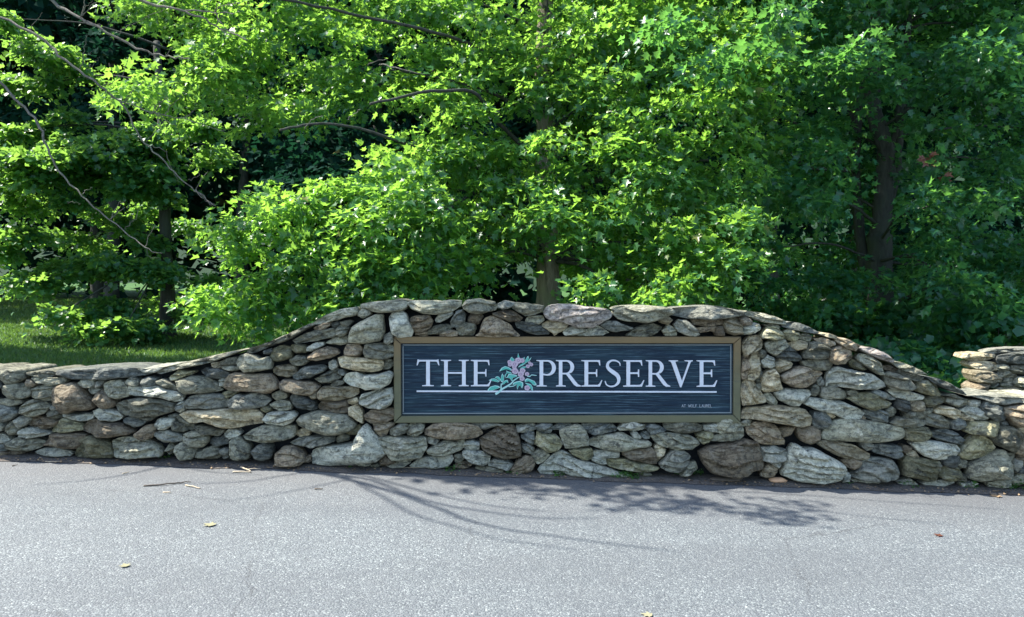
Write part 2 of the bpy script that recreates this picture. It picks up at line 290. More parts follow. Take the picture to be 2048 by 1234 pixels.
# ------------------------------------------------------------------ stones
STONES = """#A 0 680 4.407
Cg 0,232 60,224 200,236 225,255 225,330 160,375 60,385 20,340 -30,330 -40,245
Cg 230,262 330,255 440,245 495,262 492,305 440,325 330,328 235,300
Cd 500,245 700,232 840,226 1000,222 1150,220 1300,235 1385,280 1280,308 1130,328 850,345 640,345 540,312 500,280
d -30,300 0,345 38,395 30,420 -30,420
b 245,345 290,360 315,390 290,408 255,395
g 275,330 420,335 560,330 575,360 560,390 440,398 330,380
g 25,440 60,395 150,382 230,385 262,420 275,480 240,510 180,515 80,500 40,480
g 270,435 330,410 430,405 470,415 480,480 470,530 380,530 310,500 275,465
g 680,385 720,355 830,352 845,385 830,415 740,412 690,400
l 840,380 880,362 915,362 905,395 870,418 838,408
b 480,420 560,392 640,378 680,390 720,430 770,490 810,540 835,590 800,612 680,615 600,640 550,638 480,580 470,500
l 765,432 850,430 878,440 830,480 790,478 765,450
g 920,385 980,360 1060,352 1100,385 1150,450 1130,495 1050,515 980,500 930,450
g 1108,365 1160,332 1210,335 1232,370 1225,395 1160,398 1120,385
d 1250,345 1310,328 1375,338 1380,400 1310,405 1250,395
b 835,530 860,470 910,440 950,480 1010,540 1015,575 950,603 920,600 870,565
l 1140,405 1280,410 1400,408 1480,440 1570,450 1625,490 1600,535 1540,540 1450,505 1320,490 1200,490 1155,475
g 5,520 100,515 205,530 195,560 120,575 20,560 0,540
g 180,600 240,545 300,525 390,540 450,580 400,640 340,665 250,662 190,635
d -30,560 30,570 130,590 168,640 130,685 60,705 -30,700
g 415,650 450,622 520,620 552,660 540,685 470,690 425,675
l 560,650 680,658 780,645 825,660 820,690 760,708 660,698 580,682
l 445,600 465,575 500,590 520,612 460,610
l 830,625 890,595 960,615 1040,630 1080,670 1060,700 990,715 900,700 840,665
g 1030,565 1110,530 1230,510 1350,515 1460,530 1555,565 1540,625 1450,650 1370,670 1330,705 1240,680 1130,660 1060,620
l 135,700 190,668 245,670 268,700 240,735 185,765 150,740
b 250,730 270,680 360,680 450,700 520,715 470,760 400,785 300,770 255,750
g 50,780 90,725 130,705 170,760 175,790 150,838 90,835 55,810
l -30,700 10,712 38,760 25,790 -10,812 -30,800
l 168,800 240,770 330,780 440,815 445,825 370,845 260,855 180,850
o 460,790 510,720 560,692 640,705 735,745 740,790 650,800 550,808 460,812
b 738,765 800,710 870,695 950,730 1080,740 1150,780 1195,810 1150,828 1050,835 930,852 860,825 780,805 740,790
d 1090,700 1120,682 1240,688 1280,720 1250,755 1170,762 1110,730
l 1370,740 1400,700 1470,688 1530,700 1520,750 1460,785 1400,785 1375,765
b 1200,820 1270,770 1360,742 1372,790 1340,860 1260,880 1210,845
l 1350,820 1420,802 1500,800 1580,830 1622,870 1590,890 1450,893 1390,865
l -30,830 10,838 72,880 40,905 0,912 -30,912
g 45,910 110,885 140,862 280,870 380,890 395,920 330,955 240,975 140,970 60,955
b 385,925 440,880 455,830 560,822 680,818 770,835 760,870 700,940 680,952 580,940 480,930
o 682,1000 720,880 790,845 880,855 980,900 1010,1000 1000,1030 850,1025 700,1020
g 995,885 1080,855 1180,855 1300,880 1400,940 1440,990 1420,1020 1280,1030 1120,1025 1020,1025 1010,940
l 310,985 390,955 500,955 600,965 645,1000 620,1020 520,1022 400,1018 340,1000
g 1450,975 1490,912 1540,950 1545,980 1490,1010
g 1565,925 1610,900 1690,925 1728,965 1710,1040 1650,1045 1600,1035 1560,1000
d 0,925 40,920 55,970 30,978 -20,975 -30,930
b 60,990 130,985 200,1000 150,1012 60,1010
b -30,990 20,985 80,1000 40,1012 -30,1010
#H 300 700 5.365
Cg 85,240 160,170 260,130 450,95 640,45 900,-10 990,-15 960,20 690,122 480,168 280,215 140,252
Cl -120,175 0,172 160,152 120,200 80,235 -60,240 -100,210
o 218,290 300,222 380,232 470,225 488,240 440,262 340,290 270,325 230,320
d 548,220 600,190 700,200 800,220 855,250 830,290 720,302 620,290 570,250
g 80,325 150,308 230,345 300,390 310,430 230,412 140,375 90,350
t 665,140 745,132 745,160 710,190 670,170
t 708,180 740,160 768,180 745,200 715,200
g 745,130 830,88 920,85 930,150 870,162 780,165 750,150
g 775,178 850,172 960,180 980,205 920,218 840,212 785,198
g 932,125 970,65 1040,40 1130,65 1180,95 1260,70 1300,110 1300,200 1200,215 1030,235 960,180
g 278,330 440,282 560,290 690,330 740,390 790,425 700,450 520,455 380,475 320,430
b 795,390 860,260 920,240 1060,255 1200,250 1300,255 1370,330 1385,400 1280,460 1160,440 1050,430 940,440 830,415
g 735,320 800,310 830,320 800,400 750,380
o 785,455 860,435 930,455 900,490 830,505 790,490
l 375,560 430,500 540,472 700,475 800,480 850,530 840,610 700,625 560,620 400,635 370,610
l 848,560 920,480 970,470 1030,495 1100,455 1190,455 1290,510 1300,545 1220,600 1150,610 980,628 860,612
l 285,600 345,545 375,565 372,640 330,665 290,640
t 330,690 400,645 560,650 720,640 840,632 1010,640 1170,640 1220,700 1215,780 1080,795 900,835 780,825 700,790 560,765 450,785 400,750
o 1190,625 1250,600 1300,620 1305,650 1250,662 1200,650
d 182,705 260,690 310,695 260,722 200,722
g 55,770 110,735 200,735 245,765 235,820 140,850 80,820
g 265,712 310,700 380,750 450,790 475,830 430,860 390,840 330,790 280,745
g 240,825 270,765 310,775 370,820 395,860 350,870 260,850
g 480,820 540,808 700,845 790,860 770,890 730,920 600,895 530,880 490,850
l 790,900 830,868 920,868 965,900 930,930 850,958 805,930
g 380,900 440,872 510,880 580,900 630,940 625,985 560,1035 470,1020 380,975 375,935
d 640,970 680,940 740,945 780,915 830,980 830,1010 760,1020 710,1040 650,1005
g 475,1080 560,1080 670,1030 750,1070 765,1130 730,1160 600,1165 490,1150
l 765,1075 800,1050 850,1070 850,1140 800,1160 775,1130
g 858,985 900,945 950,930 1000,985 1060,1030 1080,1080 1060,1160 960,1178 870,1160 862,1080
d 1090,1080 1150,1030 1230,992 1300,1030 1310,1100 1290,1160 1220,1185 1120,1150
#B 400 600 3.4286
Cg 320,355 345,312 430,290 540,250 640,205 760,150 795,168 700,215 620,265 520,300 430,340 380,360 335,362
Cg 775,150 860,100 960,62 1080,40 1092,62 1070,105 960,128 860,155 800,165
Cg 1100,25 1180,8 1300,5 1420,2 1430,40 1400,70 1280,85 1200,80 1150,60 1110,55
b 780,190 830,162 895,150 890,175 830,205 790,205
d 895,165 940,150 955,165 930,185 905,182
g 960,150 1020,138 1042,150 1000,190 975,175
g 935,200 960,180 1015,190 1000,235 960,248 935,235
g 1080,90 1110,60 1160,75 1170,100 1120,122 1085,110
g 1020,260 1040,190 1090,155 1200,100 1255,100 1262,220 1235,275 1140,298 1020,290
l 1265,240 1300,222 1328,235 1325,285 1290,300 1265,285
g 630,280 720,230 800,210 920,190 935,235 920,255 830,270 740,285 670,300
g 860,295 920,258 1000,248 1010,295 960,308 890,302
o 620,315 640,305 720,315 735,345 720,360 660,360 630,340
l 728,330 790,295 838,290 845,310 780,345 735,350
d 432,350 480,335 495,350 470,370 435,368
o 478,385 500,335 560,318 615,325 620,395 560,415 510,420 480,405
b 745,385 800,345 870,320 940,340 958,365 900,395 800,412 750,405
g 612,410 660,385 720,388 740,420 700,448 640,448 612,430
t 495,475 520,455 600,448 650,465 660,500 600,528 540,520 500,500
d 640,515 720,460 830,445 870,460 850,490 760,525 680,542 645,540
l 880,430 905,412 935,425 935,460 905,480 885,465
b 985,345 1010,308 1090,302 1115,340 1090,385 1030,392 990,375
g 1125,350 1145,300 1240,295 1325,310 1325,385 1270,402 1150,392
t 950,400 980,385 1100,400 1240,405 1265,440 1240,480 1180,490 1060,480 970,455
g 1255,410 1310,410 1330,445 1300,470 1250,478 1268,440
g 785,540 880,495 940,470 965,500 965,535 900,560 840,570
d 950,480 975,478 1000,500 990,515 960,505
l 990,545 1010,500 1080,492 1130,520 1220,510 1300,485 1332,510 1300,570 1240,605 1140,608 1030,580
g 895,580 940,555 985,555 980,575 920,598
b 545,565 580,545 680,560 780,565 820,590 800,625 745,655 680,640 560,612 545,590
t 810,630 850,592 960,600 1080,588 1085,640 1040,670 920,685 830,682 810,660
g 495,645 550,620 590,645 590,670 530,690 500,670
t 748,655 800,632 805,672 775,678
d 622,660 640,648 720,672 790,695 803,745 760,755 680,740 640,715
g 480,712 540,690 610,695 630,725 620,748 550,750 500,735
b 810,720 850,690 940,690 1000,690 1015,770 960,778 860,765 815,745
t 1010,690 1070,672 1082,700 1040,718 1012,710
t 1022,740 1080,715 1110,770 1118,842 1080,815 1025,790
l 1090,690 1110,650 1200,625 1320,600 1332,660 1310,715 1250,745 1160,740 1100,715
b 1130,790 1180,755 1260,745 1335,740 1342,800 1290,830 1180,838 1135,815
g 415,745 450,725 490,735 490,760 440,768
l 432,820 470,775 560,762 640,765 670,790 640,830 590,852 470,848
g 662,830 700,790 800,760 920,770 1000,785 1080,850 1050,890 960,915 860,920 740,885 680,860
b 1185,845 1230,832 1330,845 1320,880 1290,895 1280,925 1235,935 1200,890
g 295,930 360,890 440,862 560,855 650,860 660,900 640,940 560,960 430,972 320,955
t 650,912 700,892 748,905 740,930 690,938 655,928
l 622,975 680,945 800,940 920,935 925,965 860,990 760,1002 650,990
g 930,950 970,922 1020,935 1010,965 940,982
o 1000,915 1085,860 1095,880 1070,925 1020,925
l 775,1030 830,1000 1000,990 1060,975 1090,910 1120,855 1150,845 1190,900 1230,950 1275,1020 1290,1050 1220,1100 1080,1115 900,1130 780,1115
b 530,1050 580,1005 640,995 720,1050 735,1090 700,1115 600,1125 535,1110
b 690,1080 760,1065 765,1100 730,1108 695,1112
b 1235,1100 1270,1072 1330,1080 1340,1115 1280,1130 1240,1125
l 1075,1130 1130,1115 1170,1125 1150,1142 1090,1145
g 1170,1135 1210,1122 1240,1135 1200,1145
#C 780 580 3.2476
Cg -30,68 60,60 130,68 105,120 50,130 -30,130
Cg 105,80 150,65 240,68 300,75 380,62 465,66 462,100 400,140 300,155 220,150 150,125
Cg 472,95 500,62 560,55 680,75 705,100 680,130 600,148 520,145 480,125
Cd 700,85 740,70 830,85 795,105 740,125 705,115
Cg 790,108 820,80 920,92 1000,98 985,140 930,158 880,165 820,135
l 0,180 20,140 70,130 110,160 125,210 155,260 140,300 60,305 20,280 5,220
b 140,180 180,165 250,165 280,200 265,240 210,270 160,265 140,220
b 165,265 240,270 235,298 165,296
l 295,190 330,150 400,140 408,160 370,185 330,208 300,208
d 395,205 430,140 470,128 490,160 485,210 430,245 400,240
b 508,185 530,152 590,155 605,175 580,215 540,222 510,210
b 668,150 720,135 790,135 860,180 840,205 780,200 700,175 670,170
g 245,260 300,230 370,222 400,240 395,262 330,280 250,290
b 330,280 400,262 435,270 435,298 330,298
g 435,250 480,215 550,220 560,255 540,290 470,295 440,285
b 595,230 620,180 660,168 720,195 780,225 800,255 840,290 830,300 700,302 600,300 555,295 590,270
g 885,195 910,168 990,168 1000,195 970,220 920,220 885,210
d 815,215 860,205 940,215 1040,265 1030,290 950,290 880,270 830,245
g 0,905 60,870 100,868 125,890 100,925 40,942 5,935
g 105,910 140,862 190,858 220,880 215,920 180,945 120,940
b 225,905 290,868 400,860 500,865 570,880 605,930 560,955 460,965 300,962 235,935
l 500,872 600,862 700,865 750,880 690,885 620,905 590,895
b 580,970 660,920 720,882 800,880 825,920 850,1010 850,1080 760,1098 680,1070 600,1030
l 820,880 940,872 950,905 880,925 825,925
d 855,945 900,920 935,925 945,985 925,1005 880,975 855,960
d 945,900 975,868 1050,870 1055,905 1000,930
d 1060,890 1100,862 1170,870 1175,880 1110,905 1062,908
g -90,960 0,948 120,955 235,948 238,1020 200,1085 120,1100 20,1090 -40,1030 -95,985
l 240,960 290,958 318,980 300,1005 250,990
g 232,1040 290,1010 360,980 420,985 475,970 482,1000 460,1040 380,1065 300,1080 250,1065
l 478,990 520,980 580,995 578,1035 520,1038 478,1028
l 468,1050 500,1038 600,1050 650,1080 640,1125 600,1142 530,1120 475,1085
l 855,1000 900,1000 938,1030 920,1065 870,1050
g 922,1070 960,1035 1000,1035 1038,1075 1000,1110 960,1130 930,1100
g 420,1075 460,1070 478,1095 460,1120 425,1118
l 125,1145 190,1100 260,1085 400,1075 412,1100 370,1155 250,1155 140,1152
b 405,1155 450,1125 500,1120 528,1138 510,1158 430,1160
l 640,1125 680,1098 760,1110 800,1128 770,1165 710,1150 645,1140
b 782,1160 830,1105 880,1075 915,1080 940,1130 920,1160 870,1185 800,1190
l -20,1140 30,1115 100,1105 135,1120 90,1145 20,1155
g 555,1150 640,1150 730,1165 740,1185 650,1180 560,1165
#T 1060 590 9.309
Cp 240,320 300,220 400,165 560,155 780,165 980,205 1250,215 1450,245 1520,330 1490,410 1400,470 1280,540 1150,595 1000,605 850,590 740,545 600,500 400,470 300,420
Cg 1530,340 1600,280 1500,240 1650,195 1950,180 2100,185 2300,190 2500,210 2650,245 2710,300 2600,370 2500,430 2250,500 2000,500 1750,480 1640,440
t 220,540 330,490 460,480 600,510 700,560 620,650 520,700 450,750 410,690 360,660 260,600
l 620,690 680,620 780,590 1050,630 1040,670 900,710 800,745 650,750
l 1100,620 1260,580 1400,650 1470,700 1350,750 900,755 860,735 1050,690
d 1310,560 1450,485 1600,490 1750,560 1920,610 1880,650 1700,660 1560,680 1400,620
t 1450,350 1500,330 1520,370 1480,385
#U 1060 830 7.877
d 80,170 180,135 320,140 350,180 330,260 220,280 140,240
d 360,200 430,150 560,125 650,155 560,200 380,235
g 465,240 560,190 700,150 800,165 860,230 920,370 900,430 930,470 720,500 560,515 520,430 480,320
d 820,150 950,140 1240,135 1310,150 1370,210 1350,260 1150,295 1000,320 930,290 860,210
l 1380,210 1500,110 1620,95 1720,140 1850,160 1830,220 1720,235 1560,240 1420,250
d 1820,180 1900,140 2000,165 2090,200 2000,260 1860,240
o 85,400 115,255 200,295 400,325 480,390 505,460 440,540 330,575 270,560 190,500 90,450
g 905,430 980,360 1100,330 1300,305 1470,290 1560,340 1680,390 1850,400 1915,450 1880,495 1700,510 1530,540 1430,555 1230,550 1080,510 960,470
l 1590,300 1635,265 1690,290 1745,345 1730,375 1670,385 1620,345
d 1755,320 1790,270 1850,270 1905,330 1880,370 1800,375
o 610,550 760,530 960,528 985,570 985,670 900,700 820,680 720,650 660,610
l 1010,570 1100,560 1380,570 1405,600 1395,665 1300,675 1100,660 1015,655
b 1440,580 1560,550 1800,530 1920,510 1980,600 1985,760 1850,750 1700,720 1560,680 1460,620
l 990,665 1080,672 1190,685 1200,770 1130,770 1060,745 990,720
o 1215,690 1400,690 1530,700 1700,755 1900,780 2030,820 2000,860 1880,890 1700,880 1560,850 1400,850 1280,820 1215,780
Bl 120,830 250,720 330,640 430,570 540,560 640,620 720,690 900,740 1100,790 1250,840 1400,900 1560,960 1500,1000 1100,1000 700,960 400,930 150,910
g 1700,920 1800,905 1880,915 1920,940 1850,960 1720,960
#D 1150 580 3.0857
Cl 550,140 600,105 700,98 860,95 960,110 1040,125 1045,155 980,165 900,178 800,180 700,175 600,155
Cg 1045,150 1060,122 1140,135 1240,160 1296,185 1296,215 1210,205 1120,185
t 520,175 570,165 598,185 570,210 530,200
l 610,215 640,182 690,190 740,235 770,275 740,285 680,275 640,255
g 545,250 580,218 625,240 630,280 560,280
g 310,285 380,235 470,205 540,230 500,270 450,288
b 720,180 880,175 960,180 930,215 830,225 740,215
b 745,235 870,225 860,262 830,250 780,262
b 870,230 918,225 918,282 872,282
t 920,195 960,170 1000,165 1010,200 1035,215 1030,265 985,280 935,262 920,230
b 1015,175 1050,165 1090,190 1085,215 1030,215
l 1035,230 1100,205 1140,210 1145,245 1100,262 1035,262
g 465,895 510,875 600,885 700,895 750,920 770,950 720,980 620,980 530,960 490,930
o 750,895 800,875 850,870 855,905 830,935 790,950 765,930
t 490,965 520,955 560,985 545,1020 510,1060 495,1020
l 515,1065 560,1020 610,985 660,985 705,1020 700,1070 640,1120 570,1110 530,1090
g 700,1065 740,1060 755,1100 700,1140 655,1140
l 795,840 890,822 895,880 860,872 800,868
g 545,820 620,810 720,812 790,840 790,868 720,880 640,878 560,862
d 440,850 500,835 560,860 540,885 470,890
#E 1440 600 3.1643
Cg 150,65 240,85 350,115 410,135 330,148 240,120 165,100
Cd 385,140 450,130 550,158 622,195 590,212 490,195 400,170
Ct 615,205 660,200 730,215 728,245 650,225
Cb 725,225 790,235 880,275 850,320 790,300 730,262
Cp 885,295 950,288 1040,325 1092,365 1080,395 1000,370 910,330
g 140,195 180,165 245,152 260,185 210,212 150,220
g 275,155 370,160 385,175 330,178
o 258,225 300,170 350,168 385,205 400,240 340,248 262,240
o 400,205 430,188 495,205 502,240 450,262 410,235
g 508,225 560,215 590,235 570,262 520,250
b 590,245 650,240 720,265 725,285 680,295 620,265
t 140,275 190,230 245,222 260,260 255,300 200,335 150,350 140,320
g 285,275 340,252 410,248 430,290 400,310 350,350 300,320
d 350,360 400,310 440,290 490,335 520,375 470,385 400,375
t 430,275 500,258 550,270 550,305 490,318 440,290
g 525,350 560,275 600,262 680,295 705,325 670,370 600,372 530,365
b 690,360 700,310 760,295 825,320 832,365 790,400 730,405 690,380
g 248,335 260,318 290,325 280,355 255,370
l 262,390 300,350 335,370 345,420 280,428
t 350,400 380,375 430,380 468,405 430,435 380,460 352,435
g 522,385 580,378 700,378 715,410 690,445 600,442 530,415
o 825,395 850,375 935,440 900,445 840,420
g 862,370 890,340 940,350 1010,400 1035,470 1000,470 940,425 880,390
b 130,440 150,355 180,350 175,440 160,495 132,500
t 168,480 185,380 205,335 245,330 245,400 235,480 200,510 170,500
g 228,500 245,420 265,420 270,470 255,520 230,520
t 262,560 265,490 300,450 340,435 370,510 392,560 350,572 280,580
b 380,480 440,445 500,422 560,430 650,460 600,510 540,550 470,552 400,520
l 668,520 680,460 740,420 830,445 960,470 1030,520 1040,545 980,565 860,560 760,545 670,545
g 1035,470 1060,455 1120,470 1200,510 1232,560 1180,572 1080,560 1045,530
g 225,540 250,530 268,560 250,578
t 130,530 160,500 200,505 240,560 285,620 285,645 220,655 140,660 130,600
g 285,600 320,590 362,640 360,668 320,655 295,640
l 335,585 420,562 560,570 575,590 520,635 490,668 430,660 370,625
g 575,575 600,535 625,550 620,590 600,610 578,600
l 620,510 650,490 662,520 650,548 625,540
g 628,590 650,550 710,545 790,575 805,605 790,628 710,625 650,622
g 808,580 850,568 872,585 840,608 812,600
o 800,620 880,590 940,585 1020,610 1085,655 1050,680 960,692 880,665
d 950,580 990,565 1060,595 1115,628 1070,632 980,600
l 1062,575 1100,560 1200,580 1290,605 1280,630 1190,635 1110,615
l 525,655 560,615 640,625 760,640 860,680 908,710 880,755 800,755 720,720 600,690
t 130,715 160,680 320,670 460,675 530,690 575,740 560,785 520,800 430,785 330,765 200,750 130,748
d 915,700 1000,695 1060,710 1070,775 1000,770 920,740
g 1055,700 1090,672 1120,700 1110,740 1075,745 1055,725
t 672,712 710,715 738,740 720,750 685,735
b 888,742 915,740 925,762 895,765
g 135,775 170,752 203,765 190,790 150,798
d 580,750 600,710 650,708 690,740 680,790 640,815 590,795
g 640,850 700,770 760,750 880,755 1040,780 1165,810 1170,860 1120,885 1000,900 840,890 700,890 640,875
b 165,810 220,775 290,768 340,790 375,830 375,850 410,890 400,910 320,912 230,895 180,850
b 380,815 430,800 475,805 440,850 400,865
b 485,810 550,785 630,825 625,865 560,908 510,885 490,850
g 0,750 60,732 100,745 135,790 145,830 90,830 0,845 -40,800
g 0,848 90,832 150,828 150,860 120,885 20,892 -60,890 -60,860
Bb -145,965 -80,925 0,915 90,905 150,880 240,900 255,970 275,1030 260,1070 180,1075 170,1105 60,1110 -60,1090 -100,1040
Bl 380,1100 410,990 450,905 490,912 520,940 580,930 640,965 720,1000 770,1040 770,1090 730,1135 620,1148 480,1138
l 258,930 330,925 415,945 405,990 350,1052 310,1020 262,1010
b 258,1095 290,1040 330,1042 368,1075 330,1110 290,1118 258,1110
t 602,905 640,885 760,900 850,920 940,970 930,1000 850,1005 750,985 660,940
l 900,905 930,893 968,912 960,940 930,948 900,930
d 960,930 1000,912 1140,925 1145,975 1110,998 1020,975 965,960
b 770,1010 830,1000 890,1015 880,1050 830,1068 780,1040
l 768,1110 795,1078 820,1110 815,1145 775,1150
Bl 825,1095 890,1050 910,1010 980,1000 1080,1005 1115,1050 1130,1105 1100,1135 1000,1142 890,1138 830,1115
l 830,1140 950,1140 1040,1150 1010,1165 880,1165
#F 1700 660 3.6293
Cg 300,235 315,212 380,220 480,260 560,305 550,322 450,315 350,275
Cd 560,320 620,325 720,370 800,410 835,445 820,468 700,425 600,380 555,350
Cg 660,450 740,440 835,475 830,500 760,490 680,470
Cl 840,450 950,445 1040,460 1100,445 1263,470 1270,500 1200,525 1100,538 1020,520 960,500 880,480
Cg 1263,470 1400,470 1400,520 1263,515
b 240,265 300,262 355,290 350,312 290,300 245,285
g 350,320 360,285 450,318 530,340 530,365 470,368 390,345
o 475,420 480,375 560,362 610,400 670,470 650,480 550,465 480,440
o 528,550 535,495 620,482 690,490 705,510 640,545 560,562
g 700,520 720,492 800,500 880,510 860,545 800,560 740,545
t 428,530 440,515 510,518 525,550 510,580 430,580
d 330,550 345,508 420,515 425,580 400,595 340,570
g 285,670 350,630 410,640 400,600 460,585 535,590 538,680 500,700 420,705 340,695
g 540,580 600,570 615,590 570,608 540,605
t 620,590 650,555 740,560 808,585 790,635 750,640 700,620 630,605
l 810,585 870,555 930,560 1020,630 1000,650 930,655 850,610
d 950,560 980,520 1060,540 1145,600 1100,650 1050,655 980,610
l 880,515 950,515 945,550 880,550
b 1110,560 1263,540 1330,560 1330,660 1200,700 1150,650 1100,600
g 545,640 570,608 660,620 730,665 730,715 680,720 620,700 540,685
d 740,670 780,640 850,665 850,700 790,728 745,715
t 790,620 820,610 905,640 900,662 850,655 800,640
o 825,735 870,665 1000,668 1070,660 1070,720 1040,762 960,760 870,750
d 1085,670 1130,660 1160,690 1120,700
t 1210,720 1263,690 1330,700 1330,745 1260,745 1220,735
g 1030,770 1080,690 1150,695 1240,745 1235,800 1180,885 1100,850 1030,800
b 1180,870 1230,780 1263,755 1330,760 1330,920 1263,920 1200,890
o 400,790 405,715 500,700 560,705 578,760 540,790 450,798
d 575,760 640,728 700,720 780,750 838,800 820,838 740,815 650,800
l 435,820 500,795 640,810 760,830 788,870 740,920 640,935 540,915 480,870
o 785,895 830,840 900,770 960,760 1030,810 1055,855 1000,900 880,938 800,925
b 372,870 400,840 440,850 435,870 390,885
t 400,900 440,870 470,885 505,930 440,925
Bo 375,940 400,910 500,930 640,945 635,1000 600,1085 540,1085 480,1070 380,1045
d 655,945 720,905 780,915 790,960 750,1000 670,975
g 760,985 800,930 860,960 850,1000 800,1005
Bg 855,1000 880,960 960,930 1060,870 1120,870 1145,930 1165,1000 1130,1070 1040,1075 940,1095 850,1070
g 1140,900 1195,895 1190,970 1160,1050 1150,960
l 1185,985 1205,935 1248,945 1245,990 1215,1035 1190,1020
b 1250,925 1330,930 1330,980 1255,970
d 1225,1020 1263,990 1330,1000 1330,1040 1240,1040
o 635,1040 680,990 760,990 800,1030 780,1080 700,1090 650,1065
g 790,1090 810,1040 850,1060 850,1105
l 520,1115 600,1095 760,1092 775,1115 700,1135 560,1135
l 350,1105 440,1085 500,1125 430,1140 370,1125
g 1000,1110 1080,1085 1170,1080 1165,1130 1080,1140 1010,1135
g 1170,1090 1230,1045 1290,1060 1300,1110 1200,1130
l 810,1115 880,1105 930,1115 880,1140 820,1135
l 60,1100 150,1095 240,1100 200,1118 90,1115
#P 1700 660 3.6293
Ct 825,205 850,172 960,170 1065,178 1060,205 980,218 880,222
Cd 1060,225 1080,185 1180,165 1263,155 1420,150 1500,170 1500,225 1420,240 1263,245 1150,250 1080,245
Cl 980,165 1060,145 1200,135 1420,130 1500,150 1420,150 1180,162 1060,172
t 870,255 890,230 980,228 1060,235 1070,290 1000,298 900,278
g 1070,265 1090,248 1150,260 1150,290 1080,290
g 1150,290 1180,258 1263,255 1330,260 1330,310 1263,318 1180,315
t 870,320 890,288 960,285 1040,310 1082,350 1070,372 1000,378 900,372
g 1065,320 1090,295 1160,298 1210,330 1160,348 1090,345
g 1100,385 1130,355 1185,355 1188,400 1140,412 1105,405
g 1190,380 1210,342 1263,345 1330,350 1330,410 1263,418 1200,405
b 878,415 920,385 1010,378 1015,400 970,445 885,445
l 1020,410 1060,380 1098,395 1060,418 1025,418
t 1065,435 1100,418 1200,410 1263,425 1400,425 1400,465 1263,465 1120,458
g 1340,260 1500,262 1500,400 1345,405"""
def chaikin(P):
    out = []
    for i in range(len(P)):
        a, b = P[i], P[(i + 1) % len(P)]
        out += [(a[0] * .92 + b[0] * .08, a[1] * .92 + b[1] * .08), (a[0] * .08 + b[0] * .92, a[1] * .08 + b[1] * .92)]
    return out
def resample(P, n):
    L = [0]
    for i in range(len(P)): L.append(L[-1] + math.dist(P[i], P[(i + 1) % len(P)]))
    out = []; j = 0
    for k in range(n):
        t = L[-1] * k / n
        while L[j + 1] < t: j += 1
        f = (t - L[j]) / max(1e-9, L[j + 1] - L[j]); a, b = P[j], P[(j + 1) % len(P)]
        out.append((a[0] + (b[0] - a[0]) * f, a[1] + (b[1] - a[1]) * f))
    return out

